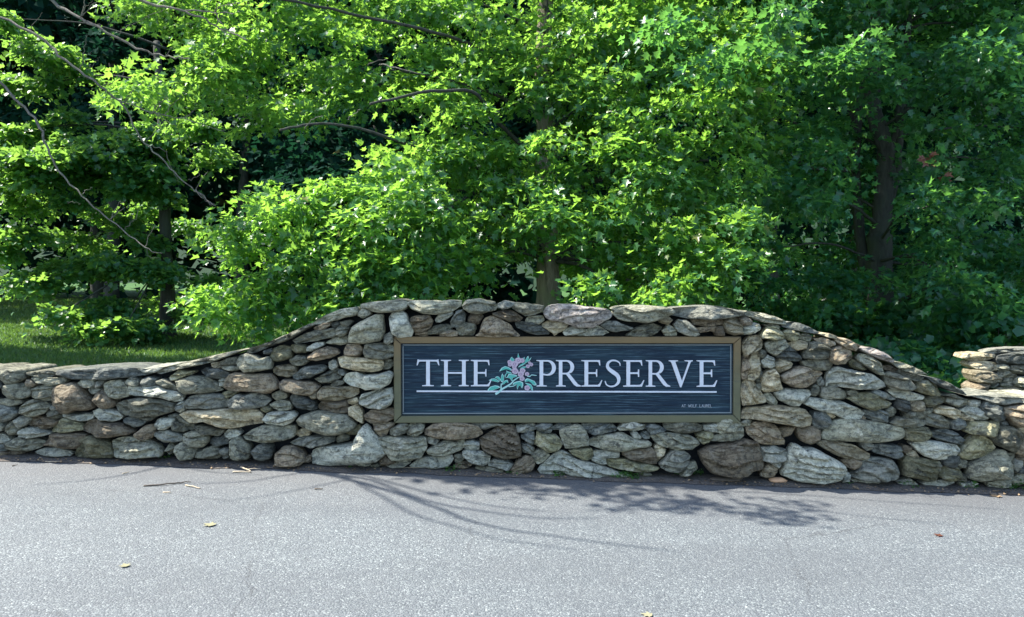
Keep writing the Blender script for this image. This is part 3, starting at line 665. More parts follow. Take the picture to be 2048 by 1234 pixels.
def stone_mesh(poly, D, back, rnd, boulder=False, n=42, grow=1.6):
    """a rock whose face outline is poly (metres, x and z) on the wall face at distance D, running back into the wall"""
    area = 0.5 * sum(poly[i][0] * poly[(i + 1) % len(poly)][1] - poly[(i + 1) % len(poly)][0] * poly[i][1] for i in range(len(poly)))
    if area < 0: poly = poly[::-1]; area = -area
    P = resample(poly if rnd.random() < .72 else chaikin(poly), n)
    cx = sum(p[0] for p in P) / n; cz = sum(p[1] for p in P) / n
    ext = math.sqrt(area)
    per = sum(math.dist(P[i], P[(i + 1) % n]) for i in range(n))
    minor = max(0.02, 2.0 * area / per * 2)
    h = min(0.11, 0.40 * minor + 0.014) * rnd.uniform(0.75, 1.3)
    tx, tz = rnd.uniform(-.22, .22), rnd.uniform(-.34, .10)
    D = D + (rnd.uniform(-.012, .028) if minor < .12 else rnd.uniform(-.02, .008)) if back < .3 else D - rnd.uniform(0, .02)
    planes = []
    for _ in range(6):                                    # chipped faces: each plane cuts one side of the stone
        a = rnd.uniform(0, 6.283); sl = rnd.uniform(.3, 1.25) * (0.14 / (0.14 + minor * .4)); e = ext * rnd.uniform(.0, .30)
        planes.append((h * .98 + sl * e, -sl * math.cos(a), -sl * math.sin(a) * 1.2))
    gk = grow * D / F_PX
    seed = rnd.uniform(0, 100)
    # bedding: the face breaks in ledges that lie roughly along the long axis of the stone
    sxx = sum((p[0] - cx) ** 2 for p in P); sxz = sum((p[0] - cx) * (p[1] - cz) for p in P); szz = sum((p[1] - cz) ** 2 for p in P)
    ax_ = 0.5 * math.atan2(2 * sxz, sxx - szz); ax_ = max(-.6, min(.6, ax_)) + rnd.uniform(-.22, .22)
    ca, sa = math.cos(ax_), math.sin(ax_); pitch = rnd.uniform(.035, .085) * (0.6 + min(1.2, minor / .1) * .5); ledge = rnd.choice((0.0, .5, .9, 1.1, 1.4)) * min(.02, .16 * pitch + minor * .04)
    ph0 = rnd.uniform(0, 1); edge = rnd.uniform(5.0, 11.0)
    rings = [1.0, 0.99, 0.965, 0.93, 0.88, 0.82, 0.75, 0.67, 0.58, 0.48, 0.37, 0.25, 0.12]
    V = []; Fc = []
    def outpt(i, s):
        x, z = P[i]; dx, dz = x - cx, z - cz; d = math.hypot(dx, dz) + 1e-9
        k = 1 + gk / d
        e = (noise.noise(Vector((x * 22, z * 22, seed))) * 0.006 + noise.noise(Vector((x * 60, z * 60, seed))) * 0.003) * min(1, minor / .07)
        return cx + dx * (k + e / d) * s, cz + dz * (k + e / d) * s
    # back rings
    for s, yy in ((0.80, D + back), (0.93, D + back * 0.55), (0.985, D + 0.035)):
        for i in range(n):
            x, z = outpt(i, s); V.append((x, yy + 0.01 * noise.noise(Vector((x * 9, z * 9, seed))), z))
    for s in rings:
        prof = (1 - s ** edge) ** 0.55
        for i in range(n):
            x, z = outpt(i, s)
            lx, lz = x - cx, z - cz
            d = h * prof
            for (ph, a, bq) in planes: d = min(d, max(h * .25, (ph + a * lx + bq * lz)) * (0.30 + 0.70 * prof))
            d += (tx * lx + tz * lz) * prof
            amp = min(1.0, ext / 0.12)
            q = Vector((x * 11, seed, z * 22))
            d += amp * prof * (0.011 * noise.noise(q) + 0.0085 * noise.noise(Vector((x * 28, seed, z * 50))) + 0.004 * noise.noise(q * 6))
            tq = (-lx * sa + lz * ca) / pitch + ph0 + 0.9 * noise.noise(Vector((x * 5, seed + 2, z * 5)))
            fr = tq - math.floor(tq)
            d += ledge * prof * ((1 - fr) - .5) * 2 * (1 if fr > .12 else fr / .12)
            rid = abs(noise.noise(Vector((x * 6 + 3, seed, z * 13))))
            d -= amp * prof * 0.014 * max(0, 1 - rid * 10)
            V.append((x, D - d, z))
    V.append((cx, D - max(0.004, sum((D - V[len(V) - 1 - k][1]) for k in range(n)) / n), cz)); top = len(V) - 1
    nr = 3 + len(rings)
    for r in range(nr - 1):
        for i in range(n):
            a = r * n + i; b = r * n + (i + 1) % n
            Fc.append((a, b, b + n, a + n))
    l = (nr - 1) * n
    for i in range(n): Fc.append((l + i, l + (i + 1) % n, top))
    Fc.append(tuple(range(n))[::-1])
    return V, Fc

def lowered(pts, D, depth):
    """coping slabs: the traced outline includes a sliver of the top face, so the front edge sits a little lower than its back edge"""
    cx = sum(p[0] for p in pts) / len(pts); cz = sum(p[1] for p in pts) / len(pts)
    sxx = sum((p[0] - cx) ** 2 for p in pts); sxz = sum((p[0] - cx) * (p[1] - cz) for p in pts); k = max(-.6, min(.6, sxz / sxx))
    out = []
    for x, z in pts:
        if z > cz + k * (x - cx): z -= (ZC - z) * depth / D * 0.40
        out.append((x, z))
    return out

wall = tag(empty("stone_wall", (0, WALL_Y + .2, 0)), "curving dry-laid wall of mixed grey and brown fieldstones around the dark name board", "stone wall")
PIL_Y = 5.85
pillar = tag(empty("stone_pillar", (at(2040, 700, PIL_Y).x, PIL_Y + .2, 0)), "short stacked stone wall end with sunlit flat slabs behind the main wall", "stone pillar")
rnd = random.Random(11)
extra_V, extra_F = {}, {}
crop = None
for line in STONES.strip().split("\n"):
    code, *pp = line.split()
    if code[0] == '#':                                  # outlines that follow were measured in an enlarged crop: its corner and its scale
        crop = (code[1:], float(pp[0]), float(pp[1]), float(pp[2])); continue
    owner, col, cop, boul = ('P' if crop[0] == 'P' else 'W'), code[-1], 'C' in code, 'B' in code
    D = WALL_Y if owner == 'W' else PIL_Y
    pts = []
    px0 = [tuple(map(float, q.split(","))) for q in pp]
    px0 = [(crop[1] + a / crop[3], crop[2] + b / crop[3]) for a, b in px0]
    for x, y in px0:
        p = at(x, y, D); pts.append((p.x, p.z))
    back = 0.13
    if cop: back = 0.40
    if owner == 'P': back = 0.16
    if cop and owner == 'W': pts = lowered(pts, D, 0.40)
    V, Fc = stone_mesh(pts, D, back, rnd, boul)
    me = pymesh("stone", V, Fc); me.set_sharp_from_angle(angle=R(38))
    o = link("coping_stone" if cop else "stone", me, STONE[col], wall if owner == 'W' else pillar)
    # the wall runs on outside the picture: the end stones repeat there, mirrored
    if owner == 'W':
        mx_ = sum(p[0] for p in px0) / len(px0)
        for lim, side in ((330, 0), (1740, 2048)):
            if (side == 0 and mx_ < lim and max(p[0] for p in px0) > 3) or (side == 2048 and mx_ > lim and min(p[0] for p in px0) < 2045):
                ax = at(side, 0, WALL_Y).x
                key = col
                base = len(extra_V.setdefault(key, []))
                extra_V[key] += [(2 * ax - v[0] + (-.02 if side == 0 else .02), v[1], v[2] - 0.0331 * 2 * (ax - v[0]) * (1 if True else 0)) for v in V]
                extra_F.setdefault(key, []).extend([tuple(base + k for k in f[::-1]) for f in Fc])
for key in extra_V:
    o = link("wall_run_stones", pymesh("wall_run_stones", extra_V[key], extra_F[key]), STONE[key], wall); o['kind'] = 'stuff'

# core behind the stones
TOP = [(-700, 745), (0, 752), (110, 750), (320, 748), (400, 730), (480, 706), (560, 678), (640, 645), (720, 622), (800, 618), (1000, 622), (1200, 632), (1450, 630), (1560, 655), (1640, 690),
       (1700, 715), (1780, 755), (1850, 780), (1930, 798), (2048, 800), (2750, 830)]
def core(name, tops, D, d0, d1, parent):
    V = []; Fc = []
    P = []
    for a, b in zip(tops[:-1], tops[1:]):
        for k in range(4): P.append((a[0] + (b[0] - a[0]) * k / 4, a[1] + (b[1] - a[1]) * k / 4))
    P.append(tops[-1])
    for px, py in P:
        p = at(px, py, D)
        for y, z in ((D + d0, -0.35), (D + d0, p.z), (D + d1, p.z - 0.01), (D + d1, -0.35)): V.append((p.x, y, z))
    for i in range(len(P) - 1):
        a = i * 4
        for k in range(4): Fc.append((a + k, a + (k + 1) % 4, a + 4 + (k + 1) % 4, a + 4 + k)[::-1])
    Fc += [(0, 1, 2, 3), tuple(len(V) - 4 + k for k in (3, 2, 1, 0))]
    return link(name, pymesh(name, V, Fc, False), M_CORE, parent)
core("rubble_core", TOP, WALL_Y, 0.085, 0.36, wall)
core("rubble_core", [(1990, 712), (2048, 708), (2400, 708)], PIL_Y, 0.05, 0.24, pillar)

# ------------------------------------------------------------------ sign
def wood_frame_mat():
    m, nt, b = mat_new("weathered_gold_frame"); v = mapping(nt)
    n = noise_tex(nt, v, 5, 6, 0.7); mp = N(nt, "ShaderNodeMapping"); mp.inputs["Scale"].default_value = (4, 20, 60); nt.links.new(v, mp.inputs[0])
    n2 = noise_tex(nt, mp.outputs[0], 1, 5, 0.6)
    sx = N(nt, "ShaderNodeSeparateXYZ"); nt.links.new(v, sx.inputs[0])
    mr = N(nt, "ShaderNodeMapRange"); mr.inputs["From Min"].default_value = 0.98; mr.inputs["From Max"].default_value = 0.62; nt.links.new(sx.outputs[2], mr.inputs["Value"])
    col = mix(nt, n.outputs["Fac"], (0.125, 0.078, 0.030), (0.190, 0.128, 0.056))
    alg = mix(nt, n.outputs["Fac"], (0.075, 0.078, 0.040), (0.135, 0.128, 0.070))      # algae has greened the lower rails
    col = mix(nt, mr.outputs[0], col, alg)
    col = mix(nt, ramp(nt, n2.outputs["Fac"], [(0.3, g(0.5)), (0.45, g(0))]), col, (0.07, 0.07, 0.05))
    nt.links.new(col, b.inputs["Base Color"]); b.inputs["Roughness"].default_value = 0.75
    nt.links.new(bump(nt, n2.outputs["Fac"], 0.4, 0.003), b.inputs["Normal"]); return m
def panel_mat():
    m, nt, b = mat_new("navy_sandblasted_board"); v = mapping(nt, (1.3, 1, 85))
    n1 = noise_tex(nt, v, 1.0, 7, 0.72, 0.25); v2 = mapping(nt, (1.0, 1, 5)); n2 = noise_tex(nt, v2, 3.2, 5, 0.65)
    v3 = mapping(nt, (3.2, 1, 190)); n3 = noise_tex(nt, v3, 1.0, 4, 0.7)
    col = mix(nt, ramp(nt, n1.outputs["Fac"], [(0.36, g(0)), (0.62, g(1))]), (0.0025, 0.008, 0.019), (0.0085, 0.027, 0.048))
    col = mix(nt, ramp(nt, n2.outputs["Fac"], [(0.45, g(0)), (0.72, g(0.65))]), col, (0.019, 0.048, 0.060))
    col = mix(nt, ramp(nt, n3.outputs["Fac"], [(0.55, g(0)), (0.68, g(0.75))]), col, (0.11, 0.19, 0.23))
    nt.links.new(col, b.inputs["Base Color"]); b.inputs["Roughness"].default_value = 0.7; b.inputs["Specular IOR Level"].default_value = 0.25
    nt.links.new(bump(nt, n1.outputs["Fac"], 0.8, 0.006), b.inputs["Normal"]); return m
M_FRAME = wood_frame_mat(); M_PANEL = panel_mat()
M_LETTER = simple("letter_white_paint", (0.55, 0.57, 0.62), 0.6, 0.3, 0.22, 28, 0.001)
M_SMALL = simple("faded_small_letter_paint", (0.30, 0.34, 0.38), 0.6, 0.3, 0.5, 200)
M_TEAL = simple("teal_paint", (0.075, 0.36, 0.30), 0.6, 0.3, 0.3, 30)
M_TEALP = simple("pale_teal_paint", (0.33, 0.55, 0.52), 0.6, 0.3, 0.15, 30)
M_PINK = simple("pale_pink_paint", (0.42, 0.34, 0.41), 0.6, 0.3, 0.15, 60)
M_PINKD = simple("dull_mauve_paint", (0.22, 0.13, 0.22), 0.6, 0.3, 0.15, 60)
M_MOULD = simple("grey_blue_bead", (0.16, 0.19, 0.20), 0.6, 0.3, 0.3, 20)

SY = WALL_Y - 0.012
def sp(px, py): p = at(px, py, SY); return p.x, p.z
sign = tag(empty("sign_board", (at(1134, 845, SY).x, SY, at(1134, 845, SY).z)),
           "long navy carved wood sign reading THE PRESERVE in a weathered gold frame", "sign")
def prism(name, quad, y0, y1, mat, parent, bev=0.004):
    n = len(quad)
    cx = sum(q[0] for q in quad) / n; cz = sum(q[1] for q in quad) / n
    def inset(q, d):
        dx, dz = q[0] - cx, q[1] - cz
        return (q[0] - math.copysign(min(abs(dx), d), dx), q[1] - math.copysign(min(abs(dz), d), dz))
    V = [(x, y1, z) for x, z in quad] + [(x, y0 + bev, z) for x, z in quad] + [(inset(q, bev)[0], y0, inset(q, bev)[1]) for q in quad]
    Fc = [tuple(range(n))]
    for r in (0, 1):
        for i in range(n):
            a = r * n + i; b = r * n + (i + 1) % n; Fc.append((a, b, b + n, a + n)[::-1])
    Fc.append(tuple(range(2 * n, 3 * n))[::-1])
    me = pymesh(name, V, Fc, False)
    return link(name, me, mat, parent)
def rail(a, b, c, d): prism("frame_rail", [sp(*a), sp(*b), sp(*c), sp(*d)], SY - 0.012, SY + 0.05, M_FRAME, sign)
rail((788, 673.5), (1481, 673.5), (1467, 686.5), (802, 686.5))
rail((803, 832), (1466, 830), (1480, 844.5), (789, 845.5))
rail((787.5, 674.5), (801.5, 687.5), (802.5, 831), (788.5, 844.5))
rail((1481.3, 674.5), (1467.5, 687.5), (1466.5, 829), (1480.3, 843.5))
prism("board_panel", [sp(800, 685), sp(1469, 685), sp(1468, 833), sp(801, 833)], SY + 0.016, SY + 0.05, M_PANEL, sign)
def bead(a, b, w=2.2):
    (x0, y0), (x1, y1) = a, b
    if abs(x1 - x0) > abs(y1 - y0): q = [(x0, y0), (x1, y1), (x1, y1 + w), (x0, y0 + w)]
    else: q = [(x0, y0), (x0 + w, y0), (x1 + w, y1), (x1, y1)]
    prism("bead_moulding", [sp(*p) for p in q], SY + 0.006, SY + 0.0155, M_MOULD, sign, 0.002)
bead((804.5, 689), (1464, 689)); bead((804.5, 826.5), (1464, 825)); bead((804.5, 692.5), (805, 825)); bead((1461.5, 692), (1461.5, 824))

def flat(name, loops, y0, y1, mat, parent):
    """extruded shape from outlines (the first is the outside, the rest are holes)"""
    pl = [[Vector((x, 0, z)) for x, z in lp] for lp in loops]
    flatv = [(x, z) for lp in loops for x, z in lp]
    tris = geometry.tessellate_polygon([[Vector((v.x, v.z, 0)) for v in lp] for lp in pl])
    n = len(flatv); V = [(x, y0, z) for x, z in flatv] + [(x, y1, z) for x, z in flatv]; Fc = []
    for t in tris:
        a, b, c = (flatv[k] for k in t)
        cr = (b[0] - a[0]) * (c[1] - a[1]) - (b[1] - a[1]) * (c[0] - a[0])
        if abs(cr) < 1e-12: continue
        Fc.append(tuple(t) if cr > 0 else tuple(t)[::-1])
    k = 0
    for li, lp in enumerate(loops):
        m = len(lp); ar = sum(lp[i][0] * lp[(i + 1) % m][1] - lp[(i + 1) % m][0] * lp[i][1] for i in range(m))
        for i in range(m):
            a, b = k + i, k + (i + 1) % m
            f = (a, a + n, b + n, b)
            Fc.append(f if (ar > 0) == (li == 0) else f[::-1])
        k += m
    return link(name, pymesh(name, V, Fc, False), mat, parent)

def arc(cx, cz, rx, rz, a0, a1, n=14):
    return [(cx + rx * math.cos(R(a0 + (a1 - a0) * i / n)), cz + rz * math.sin(R(a0 + (a1 - a0) * i / n))) for i in range(n + 1)]
S_ = 0.035
def stem_feet(x0, x1, o=.11): return None
def L_T(): return [[(0, .79), (.035, 1.02), (.10, 1.0), (.75, 1.0), (.815, 1.02), (.85, .79), (.82, .79), (.76, .925), (.70, .94), (.495, .94), (.495, .06), (.52, .04), (.64, .03), (.64, 0), (.21, 0), (.21, .03), (.33, .04), (.355, .06), (.355, .94), (.15, .94), (.09, .925), (.03, .79)]]
def L_H():
    def half(x0, x1, l, r): return x0 - l, x1 + r
    a, b, c, d, W = .12, .255, .78, .915, 1.03
    return [[(0, 0), (.375, 0), (.375, .03), (b + .015, .045), (b, .07), (b, .475), (c, .475), (c, .07), (c - .015, .045), (.66, .03), (.66, 0), (W, 0), (W, .03), (d + .015, .045), (d, .07),
             (d, .93), (d + .015, .955), (W, .97), (W, 1), (.66, 1), (.66, .97), (c - .015, .955), (c, .93), (c, .535), (b, .535), (b, .93), (b + .015, .955), (.375, .97), (.375, 1), (0, 1), (0, .97),
             (a - .015, .955), (a, .93), (a, .07), (a - .015, .045), (0, .03)]]
def L_E(): return [[(0, 0), (.68, 0), (.77, .24), (.74, .24), (.66, .10), (.60, .06), (.25, .06), (.25, .48), (.50, .48), (.535, .46), (.545, .37), (.58, .37), (.58, .65), (.545, .65), (.535, .56), (.50, .54), (.25, .54),
                   (.25, .94), (.56, .94), (.63, .92), (.665, .80), (.695, .80), (.68, 1), (0, 1), (0, .97), (.10, .955), (.115, .93), (.115, .07), (.10, .045), (0, .03)]]
def L_P():
    out = [(0, 0), (.38, 0), (.38, .03), (.265, .045), (.25, .07), (.25, .43), (.40, .41)] + arc(.42, .705, .30, .295, -90, 90) + [(0, 1), (0, .97), (.10, .955), (.115, .93), (.115, .07), (.10, .045), (0, .03)]
    hole = [(.25, .49), (.38, .465)] + arc(.39, .705, .185, .24, -90, 90) + [(.25, .945)]
    return [out, hole[::-1]]
def L_R():
    out = [(0, 0), (.38, 0), (.38, .03), (.265, .045), (.25, .07), (.25, .46), (.39, .46), (.70, .06), (.80, 0), (.97, 0), (.97, .03), (.86, .08), (.515, .50)] + arc(.42, .735, .29, .265, -55, 90) + \
          [(0, 1), (0, .97), (.10, .955), (.115, .93), (.115, .07), (.10, .045), (0, .03)]
    hole = [(.25, .515)] + arc(.39, .73, .175, .215, -90, 90) + [(.25, .945)]
    return [out, hole[::-1]]
def L_V(): return [[(.415, -.02), (.46, -.02), (.79, .90), (.82, .95), (.88, .97), (.88, 1), (.58, 1), (.58, .97), (.70, .955), (.725, .92), (.485, .22), (.245, .92), (.25, .955), (.34, .97), (.34, 1), (0, 1), (0, .97), (.06, .955), (.10, .90)]]
def L_S():
    cps = [(.575, .79, .03), (.55, .90, .045), (.43, .975, .055), (.27, .985, .06), (.145, .90, .085), (.115, .77, .11), (.18, .655, .13), (.32, .545, .15), (.46, .435, .145), (.525, .30, .125),
           (.50, .14, .09), (.38, .03, .06), (.22, .005, .055), (.08, .07, .045), (.03, .21, .03)]
    P = [Vector((a, b)) for a, b, _ in cps]; W = [c for *_, c in cps]; Lf, Rt = [], []
    n = len(P); pts = []; ws = []
    for i in range(n - 1):
        p0, p1, p2, p3 = P[max(0, i - 1)], P[i], P[i + 1], P[min(n - 1, i + 2)]
        for k in range(4):
            t = k / 4
            pts.append(0.5 * ((2 * p1) + (p2 - p0) * t + (2 * p0 - 5 * p1 + 4 * p2 - p3) * t * t + (3 * p1 - p0 - 3 * p2 + p3) * t ** 3)); ws.append(W[i] + (W[i + 1] - W[i]) * t)
    pts.append(P[-1]); ws.append(W[-1])
    for i, p in enumerate(pts):
        d = (pts[min(len(pts) - 1, i + 1)] - pts[max(0, i - 1)]).normalized(); nn = Vector((-d.y, d.x))
        Lf.append(tuple(p + nn * ws[i] / 2)); Rt.append(tuple(p - nn * ws[i] / 2))
    return [(Lf + Rt[::-1])[::-1]]
GL = {'T': (L_T, .85), 'H': (L_H, 1.03), 'E': (L_E, .77), 'P': (L_P, .72), 'R': (L_R, .97), 'S': (L_S, .61), 'V': (L_V, .88)}
for ch, x0, x1 in (('T', 833, 878.5), ('H', 881.5, 937.5), ('E', 941.5, 983), ('P', 1073, 1112), ('R', 1112, 1162), ('E', 1163, 1205), ('S', 1209, 1242.5), ('E', 1247, 1289), ('R', 1292, 1341), ('V', 1338, 1386), ('E', 1394, 1435)):
    fn, w = GL[ch]
    yt, yb = 720 + (x0 - 833) * 0.0017, 772.6 + (x0 - 833) * 0.0022
    loops = [[sp(x0 + u * (x1 - x0) / w, yb + (yt - yb) * v) for u, v in lp] for lp in fn()]
    flat("letter", loops, SY + 0.005, SY + 0.0185, M_LETTER, sign)
flat("underline", [[sp(833, 784.4), sp(1434, 785.8), sp(1434, 782.8), sp(833, 781.4)]], SY + 0.008, SY + 0.0185, M_LETTER, sign)

# small line of capitals at the lower right: AT WOLF LAUREL
SM = {'A': [(0, 0, .5, 1), (.5, 1, 1, 0), (.2, .35, .8, .35)], 'T': [(0, 1, 1, 1), (.5, 1, .5, 0)], 'W': [(0, 1, .25, 0), (.25, 0, .5, .8), (.5, .8, .75, 0), (.75, 0, 1, 1)],
      'O': [(.3, 0, .05, .3), (.05, .3, .05, .7), (.05, .7, .3, 1), (.3, 1, .7, 1), (.7, 1, .95, .7), (.95, .7, .95, .3), (.95, .3, .7, 0), (.7, 0, .3, 0)], 'L': [(.1, 1, .1, 0), (.1, 0, .9, 0)],
      'F': [(.1, 0, .1, 1), (.1, 1, .9, 1), (.1, .5, .75, .5)], 'U': [(.1, 1, .1, .25), (.1, .25, .35, 0), (.35, 0, .65, 0), (.65, 0, .9, .25), (.9, .25, .9, 1)],
      'R': [(.1, 0, .1, 1), (.1, 1, .7, 1), (.7, 1, .9, .75), (.9, .75, .7, .5), (.7, .5, .1, .5), (.5, .5, .9, 0)], 'E': [(.1, 0, .1, 1), (.1, 1, .9, 1), (.1, .5, .75, .5), (.1, 0, .9, 0)]}
cur = 1364.5
for ch in "AT WOLF LAUREL":
    if ch == ' ': cur += 4.6; continue
    V = []; Fc = []; w = 3.5 if ch not in 'W' else 4.4
    for si, (a, b, c, d) in enumerate(SM[ch]):
        p = Vector((cur + a * w, 815 - b * 5.2)); q = Vector((cur + c * w, 815 - d * 5.2)); dd = (q - p).normalized() * 0.24; nn = Vector((-dd.y, dd.x)) * 1.25
        k = len(V); yy = SY + 0.010 + si * 0.0002
        for r in (p - dd - nn, q + dd - nn, q + dd + nn, p - dd + nn):
            x, z = sp(r.x, r.y); V.append((x, yy, z))
        for r in (p - dd - nn, q + dd - nn, q + dd + nn, p - dd + nn):
            x, z = sp(r.x, r.y); V.append((x, SY + 0.0175, z))
        Fc += [(k, k + 1, k + 2, k + 3)] + [(k + i, k + 4 + i, k + 4 + (i + 1) % 4, k + (i + 1) % 4) for i in range(4)]
    link("small_letter", pymesh("small_letter", V, Fc, False), M_SMALL, sign)
    cur += w + 0.75

# laurel sprig, traced from the carved emblem
def fp(x, y): return sp(960 + x / 11.22, 690 + y / 11.22)
def smooth_loop(P, n=2):
    for _ in range(n): P = chaikin(P)
    return P
emblem = empty("flower_emblem", sign.location.copy()); emblem.parent = sign; emblem.location = (0, 0, 0)
LEAVES = [[(190, 800), (260, 760), (330, 755), (400, 790), (440, 830), (400, 840), (300, 815)], [(330, 740), (380, 705), (430, 720), (470, 790), (440, 810), (390, 760)],
          [(460, 780), (480, 690), (500, 640), (535, 700), (540, 780), (510, 840), (470, 830)], [(500, 850), (560, 800), (620, 785), (640, 860), (600, 830), (540, 880), (490, 900)],
          [(170, 1010), (230, 940), (340, 910), (430, 930), (450, 960), (380, 985), (270, 1030), (170, 1045)],
          [(430, 600), (480, 520), (560, 480), (640, 500), (700, 540), (720, 590), (660, 560), (580, 545), (490, 575)],
          [(585, 575), (630, 600), (700, 620), (720, 650), (650, 640), (600, 640), (560, 740), (550, 690), (600, 620)],
          [(560, 745), (610, 720), (640, 650), (720, 660), (780, 670), (840, 690), (820, 715), (740, 740), (720, 790), (750, 820), (710, 810), (670, 750), (620, 740)],
          [(750, 850), (830, 820), (900, 810), (970, 850), (970, 920), (940, 980), (910, 900), (870, 930), (835, 1010), (825, 920), (850, 870), (780, 880), (730, 900)],
          [(1000, 790), (1060, 750), (1140, 780), (1220, 810), (1275, 890), (1240, 915), (1190, 900), (1140, 840), (1080, 810), (1010, 830)],
          [(1010, 850), (1090, 870), (1150, 890), (1185, 960), (1190, 1035), (1140, 1000), (1120, 930), (1060, 900)],
          [(670, 330), (700, 280), (720, 270), (735, 300), (775, 320), (760, 370), (700, 370)], [(840, 270), (855, 180), (885, 270), (870, 300), (850, 295)],
          [(950, 320), (1000, 270), (1005, 320), (970, 370)], [(1010, 350), (1060, 270), (1085, 245), (1095, 290), (1070, 350), (1160, 275), (1120, 350), (1040, 400), (960, 460), (850, 510), (900, 450), (1000, 400)],
          [(900, 530), (960, 490), (1050, 480), (1010, 520), (950, 545)]]
for lf in LEAVES:
    o = flat("leaf", [[fp(*p) for p in smooth_loop(lf)]], SY + 0.0085, SY + 0.0180, M_TEALP, emblem)
    cx = sum(p[0] for p in lf) / len(lf); cy = sum(p[1] for p in lf) / len(lf)
    inn = [(cx + (x - cx) * .80, cy + (y - cy) * .76) for x, y in lf]
    flat("leaf_face", [[fp(*p) for p in smooth_loop(inn)]], SY + 0.0070, SY + 0.0083, M_TEAL, o)
def ribbon(name, pts, w0, w1, mat, y0):
    L, Rr = [], []
    P = [Vector(p) for p in pts]
    for i, p in enumerate(P):
        d = (P[min(len(P) - 1, i + 1)] - P[max(0, i - 1)]).normalized(); nn = Vector((-d.y, d.x)) * (w0 + (w1 - w0) * i / (len(P) - 1)) / 2
        L.append(tuple(p + nn)); Rr.append(tuple(p - nn))
    flat(name, [[fp(*p) for p in L + Rr[::-1]]], y0, SY + 0.0175, mat, emblem)
ribbon("stem", [(345, 1105), (410, 1070), (500, 990), (600, 935), (700, 870), (760, 800), (860, 730), (900, 720)], 50, 16, M_TEALP, SY + .0078)
ribbon("stem", [(475, 1020), (470, 940), (480, 870)], 30, 26, M_TEALP, SY + .0075)
ribbon("stem", [(640, 940), (740, 930), (820, 890)], 18, 14, M_TEALP, SY + .0072)
ribbon("stem", [(1060, 700), (1120, 710), (1160, 675), (1270, 688)], 26, 12, M_TEALP, SY + .0072)
for k, (x, y, r) in enumerate([(665, 385, 48), (672, 445, 44), (775, 430, 78), (770, 495, 50), (860, 350, 72), (945, 350, 55), (790, 590, 70), (955, 580, 62), (915, 655, 68), (1055, 655, 48), (945, 755, 56), (1060, 965, 62),
                               (1075, 480, 42), (1150, 440, 42), (1110, 400, 30), (725, 570, 26)]):
    pts = []
    for a in range(40):
        t = 2 * math.pi * a / 40 + k
        rr = r * (1 + 0.13 * abs(math.cos(2.5 * t)) - .07)
        pts.append((x + rr * math.cos(t), y + rr * math.sin(t) * .92))
    yo = (k % 4) * 0.0004
    o = flat("blossom", [[fp(*p) for p in pts]], SY + 0.0052 + yo, SY + 0.0180, M_PINK, emblem)
    ring = [(x + r * .46 * math.cos(t / 12 * 6.283), y + r * .4 * math.sin(t / 12 * 6.283)) for t in range(12)]
    ctr = [(x + r * .30 * math.cos(t / 10 * 6.283), y + r * .26 * math.sin(t / 10 * 6.283)) for t in range(10)]
    flat("blossom_eye", [[fp(*p) for p in ring], [fp(*p) for p in ctr][::-1]], SY + 0.0044 + yo, SY + 0.0050 + yo, M_PINKD, o)

# ------------------------------------------------------------------ trees
def tube(pts, radii, seg=8, wob=0.0, seed=0):
    """tapered tube through pts, as vertices and faces"""
    V = []; Fc = []; n = len(pts); ref = Vector((0.31, 0.9, 0.17)).normalized()
    for i, p in enumerate(pts):
        d = (Vector(pts[min(n - 1, i + 1)]) - Vector(pts[max(0, i - 1)])).normalized()
        u = d.cross(ref).normalized(); v = d.cross(u).normalized()
        for k in range(seg):
            a = 2 * math.pi * k / seg
            r = radii[i] * (1 + wob * noise.noise(Vector((math.cos(a) * 1.5 + seed, math.sin(a) * 1.5, i * .35))))
            V.append(Vector(p) + u * r * math.cos(a) + v * r * math.sin(a))
    for i in range(n - 1):
        for k in range(seg):
            a = i * seg + k; b = i * seg + (k + 1) % seg; Fc.append((a, b, b + seg, a + seg))
    V.append(Vector(pts[-1])); V.append(Vector(pts[0]))
    for k in range(seg):
        Fc.append(((n - 1) * seg + k, (n - 1) * seg + (k + 1) % seg, len(V) - 2)); Fc.append((k, len(V) - 1, (k + 1) % seg))
    return V, Fc
def curve_pts(P, n=10, jit=0.0, rnd=random):
    P = [Vector(p) for p in P]; out = []; m = len(P)
    for i in range(m - 1):
        p0, p1, p2, p3 = P[max(0, i - 1)], P[i], P[i + 1], P[min(m - 1, i + 2)]
        for k in range(n):
            t = k / n
            q = 0.5 * ((2 * p1) + (p2 - p0) * t + (2 * p0 - 5 * p1 + 4 * p2 - p3) * t * t + (3 * p1 - p0 - 3 * p2 + p3) * t ** 3)
            if jit: q += Vector((rnd.uniform(-jit, jit), rnd.uniform(-jit, jit), rnd.uniform(-jit, jit)))
            out.append(q)
    out.append(P[-1]); return out
def limb(name, P, r0, r1, mat, parent, seg=8, n=8, jit=0.0, wob=0.15, rnd=random):
    pts = curve_pts(P, n, jit, rnd); m = len(pts)
    rad = [r0 + (r1 - r0) * (i / (m - 1)) ** 0.8 for i in range(m)]
    V, Fc = tube(pts, rad, seg, wob, rnd.uniform(0, 9))
    return link(name, pymesh(name, V, Fc), mat, parent)

